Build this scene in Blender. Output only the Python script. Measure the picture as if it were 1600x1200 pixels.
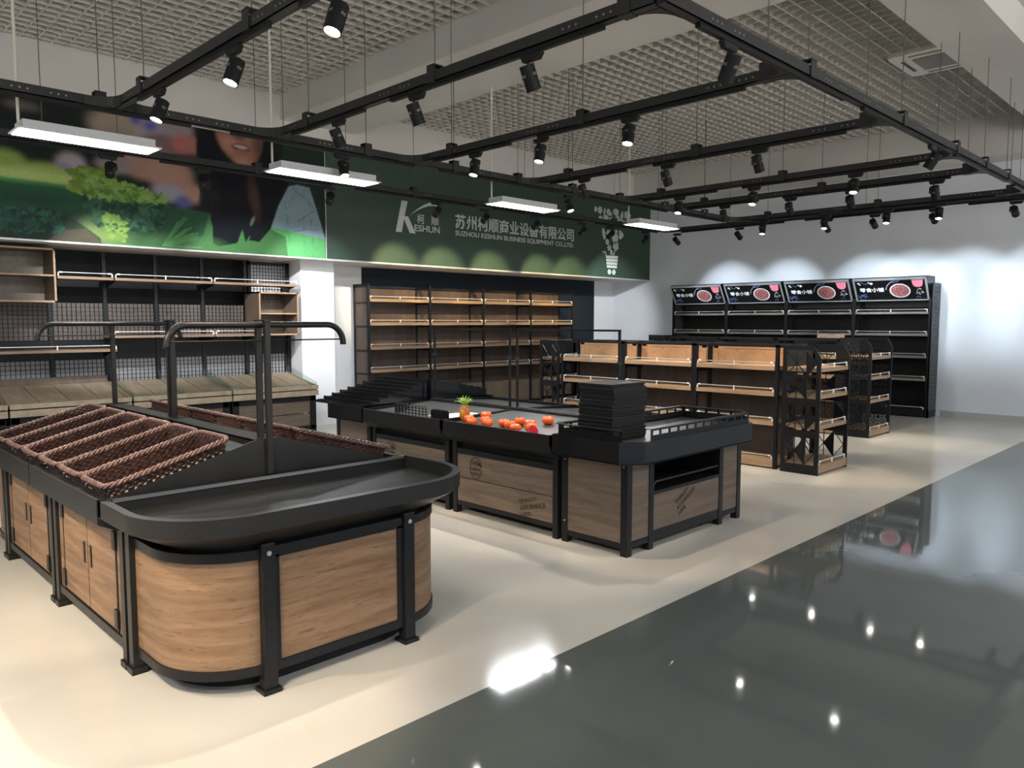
import bpy, bmesh, math, random
import numpy as np
from mathutils import Vector, Matrix, Euler
random.seed(7)
PI = math.pi
sc = bpy.context.scene
COL = sc.collection
for o in list(bpy.data.objects): bpy.data.objects.remove(o)

# ------------------------------------------------------------------ camera
cam_d = bpy.data.cameras.new('camera'); cam = bpy.data.objects.new('camera', cam_d); COL.objects.link(cam)
yaw, pitch = math.radians(45.25), math.radians(4.66)
fwd = Vector((math.cos(yaw)*math.cos(pitch), math.sin(yaw)*math.cos(pitch), -math.sin(pitch)))
cam.location = (0, 0, 1.6); cam.rotation_euler = fwd.to_track_quat('-Z', 'Y').to_euler()
cam_d.sensor_width = 36; cam_d.lens = 36*1191/1600; cam_d.clip_start = 0.05
sc.camera = cam
# ------------------------------------------------------------------ world: cool daylight and an added warm glow that enter by the open shop front
w = bpy.data.worlds.new('world'); sc.world = w; w.use_nodes = True
# warm glow added below the horizon to brighten the ceiling, soft overcast sky above it
_nt = w.node_tree; _tc = _nt.nodes.new('ShaderNodeTexCoord'); _sp = _nt.nodes.new('ShaderNodeSeparateXYZ'); _rp = _nt.nodes.new('ShaderNodeValToRGB'); _mr = _nt.nodes.new('ShaderNodeMapRange')
_mr.inputs['From Min'].default_value = -1; _nt.links.new(_tc.outputs['Generated'], _sp.inputs[0]); _nt.links.new(_sp.outputs['Z'], _mr.inputs['Value']); _nt.links.new(_mr.outputs[0], _rp.inputs[0])
_rp.color_ramp.elements[0].position = .49; _rp.color_ramp.elements[0].color = (1.0, .955, .90, 1)
_rp.color_ramp.elements[1].position = .51; _rp.color_ramp.elements[1].color = (.16, .20, .25, 1)
_nt.links.new(_rp.outputs[0], _nt.nodes['Background'].inputs[0]); _nt.nodes['Background'].inputs[1].default_value = 2.15
# ------------------------------------------------------------------ exposure
sc.view_settings.view_transform = 'Standard'; sc.view_settings.look = 'None'
sc.view_settings.exposure = 0.80; sc.view_settings.gamma = 1; sc.view_settings.use_curve_mapping = False
SPOT_W = 95.0            # watts of one track spotlight
PANEL_W = 26.0           # watts of one hanging panel lamp
ROOM_W = 90.0           # watts of one added fill light beside or behind the camera
WARM, NEUTRAL, COOL = (1.0, .82, .62), (1.0, .90, .78), (.86, .93, 1.0)
def lamp(name, kind, loc, energy, color, aim=None, size=None, size_y=None, cone=None, blend=.35, parent=None):
    d = bpy.data.lights.new(name, kind); d.energy = energy; d.color = color
    if kind == 'AREA':
        d.shape = 'RECTANGLE'; d.size = size; d.size_y = size_y or size
    else:
        d.shadow_soft_size = size or .03
    if kind == 'SPOT':
        d.spot_size = math.radians(cone); d.spot_blend = blend
    o = bpy.data.objects.new(name, d); COL.objects.link(o); o.location = loc
    if aim is not None:
        o.rotation_euler = (Vector(aim)-Vector(loc)).to_track_quat('-Z', 'Y').to_euler()
    if parent: o.parent = parent
    return o
# unseen fill lights, added beside and behind the camera to raise the ambient
for x, y in ((-3.5, 6.0), (-3.0, 0.5), (1.5, -3.5), (6.0, -3.5), (10.5, -3.0)):
    lamp('aisle_fill', 'AREA', (x, y, 4.3), ROOM_W, (.95, .97, 1.0), aim=(x, y, 0), size=1.2, size_y=.6)
# neighbouring track spotlights just left of the picture, aimed at the basket stand
for x, y, t in ((-.9, 2.0, (1.2, 3.25, .35)), (-.9, 3.3, (1.15, 4.2, .4)), (-.9, 4.7, (1.15, 5.4, .4)), (-.6, 1.5, (.5, 3.2, 0))):
    lamp('side_spotlight', 'SPOT', (x, y, 3.1), SPOT_W*1.7, WARM, aim=t, cone=52, size=.03)

# ------------------------------------------------------------------ materials
def nmat(name):
    m = bpy.data.materials.new(name); m.use_nodes = True
    nt = m.node_tree; b = nt.nodes['Principled BSDF']
    return m, nt, b
def mat(name, col, rough=.5, metal=0, coat=0, emit=0, spec=.5):
    m, nt, b = nmat(name)
    b.inputs['Base Color'].default_value = (*col, 1); b.inputs['Roughness'].default_value = rough
    b.inputs['Metallic'].default_value = metal; b.inputs['Coat Weight'].default_value = coat
    b.inputs['Specular IOR Level'].default_value = spec
    if emit:
        b.inputs['Emission Color'].default_value = (*col, 1); b.inputs['Emission Strength'].default_value = emit
    return m
def noise_mat(name, c1, c2, scale, rough=.5, bump=0, detail=4, mapscale=(1, 1, 1), lo=.35, hi=.65, coat=0, r2=None):
    m, nt, b = nmat(name)
    tc = nt.nodes.new('ShaderNodeTexCoord'); mp = nt.nodes.new('ShaderNodeMapping'); mp.inputs['Scale'].default_value = mapscale
    n = nt.nodes.new('ShaderNodeTexNoise'); n.inputs['Scale'].default_value = scale; n.inputs['Detail'].default_value = detail
    r = nt.nodes.new('ShaderNodeValToRGB')
    r.color_ramp.elements[0].position = lo; r.color_ramp.elements[0].color = (*c1, 1)
    r.color_ramp.elements[1].position = hi; r.color_ramp.elements[1].color = (*c2, 1)
    nt.links.new(tc.outputs['Object'], mp.inputs['Vector']); nt.links.new(mp.outputs[0], n.inputs['Vector'])
    nt.links.new(n.outputs['Fac'], r.inputs[0]); nt.links.new(r.outputs[0], b.inputs['Base Color'])
    b.inputs['Roughness'].default_value = rough; b.inputs['Coat Weight'].default_value = coat
    if bump:
        bp = nt.nodes.new('ShaderNodeBump'); bp.inputs['Strength'].default_value = bump; bp.inputs['Distance'].default_value = .004
        nt.links.new(n.outputs['Fac'], bp.inputs['Height']); nt.links.new(bp.outputs[0], b.inputs['Normal'])
    return m
def wood(name, c1, c2, c3, mapscale=(1.2, 1.2, 14), rough=.52, knots=True):
    """laminate with a long grain along the axes whose mapscale is small"""
    m, nt, b = nmat(name); N = nt.nodes; L = nt.links
    tc = N.new('ShaderNodeTexCoord'); mp = N.new('ShaderNodeMapping'); mp.inputs['Scale'].default_value = mapscale
    L.new(tc.outputs['Object'], mp.inputs['Vector'])
    n1 = N.new('ShaderNodeTexNoise'); n1.inputs['Scale'].default_value = 1.7; n1.inputs['Detail'].default_value = 6; n1.inputs['Distortion'].default_value = .6
    n2 = N.new('ShaderNodeTexNoise'); n2.inputs['Scale'].default_value = 7; n2.inputs['Detail'].default_value = 5; n2.inputs['Distortion'].default_value = 1.5
    L.new(mp.outputs[0], n1.inputs['Vector']); L.new(mp.outputs[0], n2.inputs['Vector'])
    r1 = N.new('ShaderNodeValToRGB'); r1.color_ramp.elements[0].position = .33; r1.color_ramp.elements[0].color = (*c1, 1)
    r1.color_ramp.elements[1].position = .68; r1.color_ramp.elements[1].color = (*c2, 1)
    L.new(n1.outputs['Fac'], r1.inputs[0])
    r2 = N.new('ShaderNodeValToRGB'); r2.color_ramp.elements[0].position = .56; r2.color_ramp.elements[0].color = (0, 0, 0, 1)
    r2.color_ramp.elements[1].position = .72; r2.color_ramp.elements[1].color = (.8, .8, .8, 1)
    L.new(n2.outputs['Fac'], r2.inputs[0])
    mx = N.new('ShaderNodeMixRGB'); mx.inputs[2].default_value = (*c3, 1)
    L.new(r2.outputs[0], mx.inputs[0]); L.new(r1.outputs[0], mx.inputs[1])
    L.new(mx.outputs[0], b.inputs['Base Color']); b.inputs['Roughness'].default_value = rough
    bp = N.new('ShaderNodeBump'); bp.inputs['Strength'].default_value = .06; bp.inputs['Distance'].default_value = .003
    L.new(n2.outputs['Fac'], bp.inputs['Height']); L.new(bp.outputs[0], b.inputs['Normal'])
    return m
def glass_mat(name, tint=(.9, .97, .97)):
    m = bpy.data.materials.new(name); m.use_nodes = True; nt = m.node_tree; nt.nodes.clear()
    o = nt.nodes.new('ShaderNodeOutputMaterial'); t = nt.nodes.new('ShaderNodeBsdfTransparent'); t.inputs[0].default_value = (*tint, 1)
    g = nt.nodes.new('ShaderNodeBsdfGlossy'); g.inputs['Roughness'].default_value = .03
    f = nt.nodes.new('ShaderNodeLayerWeight'); f.inputs[0].default_value = .12
    x = nt.nodes.new('ShaderNodeMixShader'); nt.links.new(f.outputs['Facing'], x.inputs[0]); nt.links.new(t.outputs[0], x.inputs[1]); nt.links.new(g.outputs[0], x.inputs[2])
    nt.links.new(x.outputs[0], o.inputs[0]); return m
M = {}
M['white'] = noise_mat('wall_paint', (.70, .71, .72), (.75, .76, .77), 1.2, .75)
M['ceil'] = noise_mat('ceiling_paint', (.60, .58, .55), (.65, .63, .60), 1.0, .85)
M['grid'] = mat('grid_aluminium', (.62, .59, .54), .6)
M['plenum'] = mat('plenum_paint', (.30, .29, .27), .9)
M['black'] = noise_mat('black_powder_coat', (.010, .010, .011), (.015, .015, .016), 90, .34, .02)
M['blackgloss'] = noise_mat('black_gloss_paint', (.008, .009, .011), (.011, .012, .014), 3, .12)
M['traylam'] = noise_mat('dark_laminate_tray', (.040, .043, .046), (.048, .051, .054), 3, .30)
M['traylam'].node_tree.nodes['Principled BSDF'].inputs['Specular IOR Level'].default_value = 1.0
M['blackmat'] = mat('black_plastic', (.012, .012, .013), .5)
M['rail'] = mat('rail_black', (.028, .028, .028), .5)
M['standmetal'] = noise_mat('stand_grey_black_steel', (.013, .0128, .012), (.018, .017, .016), 60, .36, .02)
M['trayblack'] = noise_mat('tray_black', (.010, .010, .010), (.015, .015, .0145), 4, .27)
M['steel'] = mat('brushed_steel', (.50, .49, .47), .3, 1)
M['chrome'] = mat('chrome', (.72, .73, .75), .28, .65)
M['bracket'] = mat('white_plastic', (.85, .83, .80), .4)
M['guard'] = mat('clear_acrylic_rod', (.62, .60, .57), .2, .3)
M['bolt'] = mat('bolt_zinc', (.65, .65, .62), .3, .9)
M['woodstand'] = wood('oak_laminate_stand', (.155, .085, .042), (.265, .162, .090), (.080, .040, .020))
M['woodisland'] = wood('grey_oak_laminate', (.105, .074, .051), (.165, .120, .086), (.070, .047, .031))
M['woodshelf'] = wood('shelf_oak', (.30, .19, .105), (.41, .27, .16), (.21, .125, .07), (6, 1.2, 12))
M['woodshelfx'] = wood('shelf_oak_long', (.23, .15, .092), (.32, .215, .135), (.17, .105, .062), (1.2, 8, 14))
M['woodback'] = wood('walnut_back_panel', (.062, .042, .032), (.095, .066, .050), (.045, .030, .022), (5, 5, .8), .33)
M['woodbacklight'] = wood('oak_back_panel', (.36, .205, .105), (.47, .29, .16), (.27, .145, .07), (5, 2, 2), .38)
M['wooddeck'] = wood('deck_boards', (.30, .235, .155), (.41, .325, .225), (.22, .165, .10), (6, .9, 6), .45)
M['woodbox'] = wood('wall_box_oak', (.125, .090, .063), (.175, .13, .092), (.09, .063, .042), (4, 4, 1.2), .45)
M['gridlow'] = mat('grid_back_pale', (.42, .42, .43), .7)
M['gridhigh'] = mat('grid_back_taupe', (.17, .145, .13), .7)
M['mesh'] = mat('grid_panel_black', (.012, .012, .012), .45)
M['glass'] = glass_mat('clear_glass')
M['wicker'] = noise_mat('brown_wicker', (.026, .012, .010), (.070, .034, .028), 45, .40)
M['wickerrim'] = noise_mat('brown_wicker_rim', (.085, .045, .037), (.165, .098, .082), 60, .38)
M['orange'] = noise_mat('orange_pumpkin_skin', (.66, .078, .010), (.80, .135, .022), 14, .28)
M['stem'] = mat('pumpkin_stem', (.14, .13, .03), .7)
M['pine'] = noise_mat('pineapple_skin', (.30, .10, .018), (.62, .27, .04), 40, .5, .3)
M['leaf'] = noise_mat('pineapple_leaf', (.22, .42, .06), (.45, .66, .16), 20, .45)
M['red'] = mat('watermelon_flesh', (.72, .035, .06), .3)
M['rind'] = mat('melon_rind', (.80, .55, .45), .4)
M['lens'] = mat('spot_lens', (1.0, .95, .87), .3, emit=26)
M['panel'] = mat('lamp_diffuser', (.97, .98, 1.0), .4, emit=7)
M['lampbody'] = mat('lamp_white_metal', (.62, .63, .64), .45)
M['wire'] = mat('hanger_wire', (.10, .095, .085), .5)
M['rod'] = mat('pendant_rod', (.70, .66, .56), .5)
M['slot'] = mat('slot_grey', (.05, .05, .05), .6)  # dark grey of the slot pattern on the rack uprights
M['dot'] = mat('bare_metal_hole', (.30, .30, .29), .4, .8)
M['ac'] = mat('white_plastic_panel', (.86, .82, .78), .5)
M['acgrille'] = mat('grey_grille', (.30, .28, .27), .6)
M['letter'] = mat('sign_white_vinyl', (.50, .55, .52), .5)
M['print'] = mat('dark_brown_print', (.045, .030, .020), .6)
M['signtrim'] = mat('aluminium_trim', (.55, .55, .54), .4, .4)
M['basebd'] = mat('baseboard_grey', (.42, .44, .41), .5)
M['fret'] = mat('grey_fretwork', (.11, .115, .12), .4)
M['screen'] = mat('screen_black', (.006, .006, .009), .12)
M['art_white'] = mat('art_white', (.80, .82, .84), .4, emit=.12)
M['art_pink'] = mat('art_pink', (.80, .25, .32), .4, emit=.10)
M['art_blue'] = mat('art_blue', (.16, .28, .62), .4, emit=.10)
M['art_food'] = noise_mat('art_food', (.20, .035, .045), (.62, .26, .25), 38, .5, detail=6)
M['pricepaper'] = noise_mat('price_card', (.30, .22, .18), (.42, .33, .28), 25, .4)
M['foam'] = noise_mat('pale_foam_mat', (.52, .49, .42), (.66, .62, .54), 90, .7)
for k, v in (('black', .22), ('standmetal', .30), ('blackmat', .2), ('trayblack', .35), ('rail', .3), ('mesh', .2)): M[k].node_tree.nodes['Principled BSDF'].inputs['Specular IOR Level'].default_value = v
M['whitecool'] = noise_mat('wall_paint_cool', (.66, .70, .745), (.70, .74, .78), 1.2, .75)
# walls with painted fields (paint edges at fixed places along the wall)
def wall_fields(name, edges, cols):
    m, nt, b = nmat(name)
    tc = nt.nodes.new('ShaderNodeTexCoord'); sp = nt.nodes.new('ShaderNodeSeparateXYZ'); nt.links.new(tc.outputs['Object'], sp.inputs[0])
    mr = nt.nodes.new('ShaderNodeMapRange'); mr.inputs['From Min'].default_value = -10; mr.inputs['From Max'].default_value = 20
    nt.links.new(sp.outputs['X'], mr.inputs['Value'])
    r = nt.nodes.new('ShaderNodeValToRGB'); r.color_ramp.interpolation = 'CONSTANT'
    els = r.color_ramp.elements; els[0].position = 0; els[0].color = (*cols[0], 1)
    els.remove(els[1])
    for e, c in zip(edges, cols[1:]):
        k = els.new((e+10)/30); k.color = (*c, 1)
    nt.links.new(mr.outputs[0], r.inputs[0]); nt.links.new(r.outputs[0], b.inputs['Base Color']); b.inputs['Roughness'].default_value = .6; b.inputs['Specular IOR Level'].default_value = .25
    return m
M['alcove'] = wall_fields('alcove_paint', (5.27, 7.26, 13.54), ((.006, .007, .008), (.72, .73, .74), (.008, .013, .020), (.72, .73, .74)))
def floor_mat():
    m, nt, b = nmat('epoxy_floor'); N = nt.nodes; L = nt.links
    tc = N.new('ShaderNodeTexCoord'); sp = N.new('ShaderNodeSeparateXYZ'); L.new(tc.outputs['Object'], sp.inputs[0])
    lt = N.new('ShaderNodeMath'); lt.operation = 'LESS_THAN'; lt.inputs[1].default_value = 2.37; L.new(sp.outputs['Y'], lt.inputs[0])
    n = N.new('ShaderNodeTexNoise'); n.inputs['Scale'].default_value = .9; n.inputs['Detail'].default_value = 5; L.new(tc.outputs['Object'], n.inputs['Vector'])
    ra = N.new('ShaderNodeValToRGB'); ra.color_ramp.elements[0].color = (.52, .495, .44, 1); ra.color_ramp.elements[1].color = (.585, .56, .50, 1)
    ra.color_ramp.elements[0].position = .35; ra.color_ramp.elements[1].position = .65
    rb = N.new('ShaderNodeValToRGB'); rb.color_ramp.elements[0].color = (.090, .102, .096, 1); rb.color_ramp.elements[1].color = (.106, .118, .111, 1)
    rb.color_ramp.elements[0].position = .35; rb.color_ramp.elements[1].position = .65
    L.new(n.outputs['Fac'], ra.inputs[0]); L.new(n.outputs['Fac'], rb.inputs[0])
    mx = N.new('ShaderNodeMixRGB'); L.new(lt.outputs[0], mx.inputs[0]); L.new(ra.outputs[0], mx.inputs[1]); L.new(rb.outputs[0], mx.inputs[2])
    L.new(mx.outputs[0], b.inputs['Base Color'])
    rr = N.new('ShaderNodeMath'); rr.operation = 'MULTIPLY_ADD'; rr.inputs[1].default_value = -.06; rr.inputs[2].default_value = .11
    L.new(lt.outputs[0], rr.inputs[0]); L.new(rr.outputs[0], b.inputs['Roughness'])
    b.inputs['Specular IOR Level'].default_value = .5
    n2 = N.new('ShaderNodeTexNoise'); n2.inputs['Scale'].default_value = 3.0; n2.inputs['Detail'].default_value = 2; L.new(tc.outputs['Object'], n2.inputs['Vector'])
    bp = N.new('ShaderNodeBump'); bp.inputs['Strength'].default_value = .10; bp.inputs['Distance'].default_value = .006
    L.new(n2.outputs['Fac'], bp.inputs['Height']); L.new(bp.outputs[0], b.inputs['Normal'])
    return m
M['floor'] = floor_mat()
def attr_mat(name, rough=.5):
    m, nt, b = nmat(name); a = nt.nodes.new('ShaderNodeVertexColor'); a.layer_name = 'print'
    nt.links.new(a.outputs[0], b.inputs['Base Color']); b.inputs['Roughness'].default_value = rough; b.inputs['Specular IOR Level'].default_value = .15; return m
M['mural'] = attr_mat('printed_mural', .45)
M['signgreen'] = noise_mat('sign_green_film', (.027, .054, .036), (.031, .060, .040), 5, .5)

# ------------------------------------------------------------------ mesh helpers
ORG = {}
class MB:
    def __init__(s, T=None): s.v = []; s.f = []; s.T = T or (lambda p: p)
    def add(s, pts, faces):
        o = len(s.v); s.v += [tuple(s.T(tuple(p))) for p in pts]; s.f += [tuple(i+o for i in f) for f in faces]; return s
    def box(s, x0, y0, z0, x1, y1, z1):
        return s.add([(x0,y0,z0),(x1,y0,z0),(x1,y1,z0),(x0,y1,z0),(x0,y0,z1),(x1,y0,z1),(x1,y1,z1),(x0,y1,z1)],
                     [(0,3,2,1),(4,5,6,7),(0,1,5,4),(1,2,6,5),(2,3,7,6),(3,0,4,7)])
    def hexa(s, p): return s.add(p, [(0,3,2,1),(4,5,6,7),(0,1,5,4),(1,2,6,5),(2,3,7,6),(3,0,4,7)])
    def bar(s, p, q, w, h=None, up=(0,0,1)):
        p, q = Vector(p), Vector(q); d = (q-p).normalized(); u = Vector(up)
        if abs(d.dot(u)) > .98: u = Vector((1,0,0)) if abs(d.x) < .9 else Vector((0,1,0))
        a = d.cross(u).normalized()*w/2; b = a.cross(d).normalized()*(h or w)/2
        return s.hexa([p-a-b, p+a-b, p+a+b, p-a+b, q-a-b, q+a-b, q+a+b, q-a+b])
    def prism(s, poly, vec):
        n = len(poly); v = Vector(vec); pts = [Vector(p) for p in poly]+[Vector(p)+v for p in poly]
        return s.add(pts, [tuple(range(n))[::-1], tuple(range(n, 2*n))]+[(i, (i+1) % n, n+(i+1) % n, n+i) for i in range(n)])
    def face(s, poly): return s.add(poly, [tuple(range(len(poly)))])
    def tube(s, pts, r, n=6, closed=False):
        P = [Vector(p) for p in pts]; m = len(P); V = []; prev = None
        for i in range(m):
            if closed: d = P[(i+1) % m]-P[i-1]
            else: d = P[min(i+1, m-1)]-P[max(i-1, 0)]
            d.normalize()
            if prev is None:
                a = d.cross(Vector((0,0,1)))
                if a.length < .1: a = d.cross(Vector((1,0,0)))
            else:
                a = prev - d*prev.dot(d)
            a.normalize(); prev = a; b = d.cross(a)
            rr = r[i] if isinstance(r, (list, tuple)) else r
            V += [P[i]+a*math.cos(2*PI*k/n)*rr+b*math.sin(2*PI*k/n)*rr for k in range(n)]
        F = []
        for i in range(m if closed else m-1):
            j = (i+1) % m
            F += [(i*n+k, i*n+(k+1) % n, j*n+(k+1) % n, j*n+k) for k in range(n)]
        if not closed: F += [tuple(range(n))[::-1], tuple((m-1)*n+k for k in range(n))]
        return s.add(V, F)
    def cyl(s, p, q, r1, r2=None, n=16): return s.tube([p, q], [r1, r1 if r2 is None else r2], n)
    def surf(s, fn, nu, nv, closeu=False):
        V = [fn(i/nu, j/nv) for j in range(nv+1) for i in range(nu if closeu else nu+1)]
        c = nu if closeu else nu+1
        return s.add(V, [(j*c+i, j*c+(i+1) % c, (j+1)*c+(i+1) % c, (j+1)*c+i) for j in range(nv) for i in range(nu)])
    def build(s, name, m, parent=None, smooth=False, bevel=0, recalc=True):
        org = Vector((0,0,0)); p = parent
        if p is not None: org = ORG[p.name]
        me = bpy.data.meshes.new(name); me.from_pydata([tuple(Vector(v)-org) for v in s.v], [], s.f)
        if recalc:
            bm = bmesh.new(); bm.from_mesh(me); bmesh.ops.recalc_face_normals(bm, faces=bm.faces); bm.to_mesh(me); bm.free()
        me.materials.append(M[m] if isinstance(m, str) else m)
        if smooth: me.shade_smooth()
        o = bpy.data.objects.new(name, me); COL.objects.link(o); ORG[o.name] = org
        if parent: o.parent = parent
        if bevel:
            b = o.modifiers.new('bevel', 'BEVEL'); b.width = bevel; b.segments = 2; b.limit_method = 'ANGLE'
        return o
def tag(o, label=None, cat=None, group=None, kind=None):
    if label: o['label'] = label
    if cat: o['category'] = cat
    if group: o['group'] = group
    if kind: o['kind'] = kind
    return o
def thing(name, loc, label, cat, group=None):
    o = bpy.data.objects.new(name, None); COL.objects.link(o); o.location = loc; o.empty_display_size = .1
    ORG[o.name] = Vector(loc); return tag(o, label, cat, group)
def copy_tree(o, parent=None):
    c = o.copy(); COL.objects.link(c); ORG[c.name] = ORG.get(o.name, Vector((0,0,0)))
    if parent: c.parent = parent
    for ch in list(o.children): copy_tree(ch, c)
    return c
def dup(o, loc, label, rz=0):
    c = copy_tree(o); c.location = loc; c.rotation_euler = (0, 0, rz); c['label'] = label; return c
def struct(name, mb, m): return tag(mb.build(name, m), kind='structure')
def text_mesh(body, w, h, origin, u, v, name, m, parent, bold=0.0, depth=.003):
    cu = bpy.data.curves.new('text', 'FONT'); cu.body = body; cu.size = 1; cu.offset = bold; cu.extrude = .02; cu.resolution_u = 3
    t = bpy.data.objects.new('text', cu); COL.objects.link(t); bpy.context.view_layer.update()
    me = bpy.data.meshes.new_from_object(t.evaluated_get(bpy.context.evaluated_depsgraph_get()))
    bpy.data.objects.remove(t); bpy.data.curves.remove(cu)
    P = np.array([tuple(x.co) for x in me.vertices]); lo, hi = P.min(0), P.max(0)
    u, v = Vector(u), Vector(v); nrm = u.cross(v); org = Vector(origin); po = ORG[parent.name]
    for x in me.vertices:
        a = (x.co.x-lo[0])/(hi[0]-lo[0])*w; b = (x.co.y-lo[1])/(hi[1]-lo[1])*h; c = (x.co.z-lo[2])/(hi[2]-lo[2])*depth
        x.co = org+u*a+v*b+nrm*c-po
    me.materials.clear(); me.materials.append(M[m])
    o = bpy.data.objects.new(name, me); COL.objects.link(o); o.parent = parent; ORG[o.name] = po
    return o
def arc(cx, cy, r, a0, a1, n): return [(cx+r*math.cos(a0+(a1-a0)*i/n), cy+r*math.sin(a0+(a1-a0)*i/n)) for i in range(n+1)]

# ================================================================== SETTING
YB, ZC = 10.05, 4.75            # bulkhead face, ceiling height
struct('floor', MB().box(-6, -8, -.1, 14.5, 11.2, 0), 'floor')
struct('wall_back', MB().box(14.25, -8, 0, 14.5, 11.2, 5.3), 'whitecool')
struct('wall_alcove', MB().box(-6, 11.03, 0, 14.25, 11.2, 2.7), 'alcove')
struct('wall_left', MB().box(-6, YB, 2.52, 14.25, 11.03, 5.3).box(-6, 11.03, 2.7, 14.25, 11.2, 5.3), 'ceil')
struct('wall_rear', MB().box(-6.2, -8, 0, -6, 11.2, 5.3), 'white')
struct('trim_1', MB().box(5.88, 10.45, 0, 6.45, 11.03, 2.52), 'white')      # pillar beside the wall shelves
struct('ceiling', MB().box(-6, 2.02, 5.2, 14.25, YB, 5.3), 'plenum')
struct('ceiling_front', MB().box(-6, -8, ZC, 14.25, 2.02, 5.3), 'ceil')
struct('trim_2', MB().box(5.4, 2.67, 4.42, 6.62, YB, 5.2), 'ceil')          # beams
struct('trim_3', MB().box(-6, 2.02, 4.42, 14.25, 2.67, 5.2), 'ceil')
struct('trim_4', MB().box(13.66, 2.67, 4.14, 14.25, YB, 5.2), 'ceil')
struct('baseboard_back', MB().box(14.235, -8, 0, 14.25, 4.0, .1), 'basebd')
struct('trim_5', MB().box(14.238, -8, .1, 14.25, 4.46, 2.82), 'whitecool')       # slightly raised wall lining
def grid_ceiling(x0, x1, y0, y1, hole=None):
    g = MB(); p = .155; t = .007; z0, z1 = ZC, ZC+.065
    n = int((x1-x0)/p)+1
    for i in range(n+1):
        x = x0+i*p
        if x < x1: g.box(x-t, hole[3] if hole and hole[0] < x < hole[2] else y0, z0+.002, x+t, y1, z1)
    for j in range(int((y1-y0)/p)+2):
        y = y0+j*p
        if y < y1:
            if hole and y < hole[3]: g.box(x0, y-t, z0, hole[0], y+t, z1-.002).box(hole[2], y-t, z0, x1, y+t, z1-.002)
            else: g.box(x0, y-t, z0, x1, y+t, z1-.002)
    return g
struct('ceiling_grid', grid_ceiling(-3.0, 5.4, 2.67, YB), 'grid')
struct('ceiling_grid', grid_ceiling(6.62, 13.66, 2.67, YB, (9.75, 2.67, 10.71, 3.53)), 'grid')

# ------------------------------------------------------------------ mural and sign on the bulkhead
def ell(X, Z, cx, cz, rx, rz, rot=0, soft=.15):
    a = math.radians(rot); dx, dz = X-cx, Z-cz
    u = (dx*math.cos(a)+dz*math.sin(a))/rx; v = (-dx*math.sin(a)+dz*math.cos(a))/rz
    r = np.sqrt(u*u+v*v); return np.clip((1+soft-r)/(2*soft), 0, 1)
def poly_mask(X, Z, pts):
    inside = np.zeros(X.shape, bool); n = len(pts)
    for i in range(n):
        x0, z0 = pts[i]; x1, z1 = pts[(i+1) % n]
        c = ((z0 > Z) != (z1 > Z))
        with np.errstate(divide='ignore', invalid='ignore'):
            xi = (x1-x0)*(Z-z0)/((z1-z0) if z1 != z0 else 1e-9)+x0
        inside ^= c & (X < xi)
    return inside.astype(float)
def blur(a, k):
    for _ in range(2):
        for ax in (0, 1):
            s = np.zeros_like(a)
            for d in range(-k, k+1): s += np.roll(a, d, ax)
            a = s/(2*k+1)
    return a
MX0, MX1, MZ0, MZ1 = .9, 6.06, 2.53, 4.10
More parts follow.
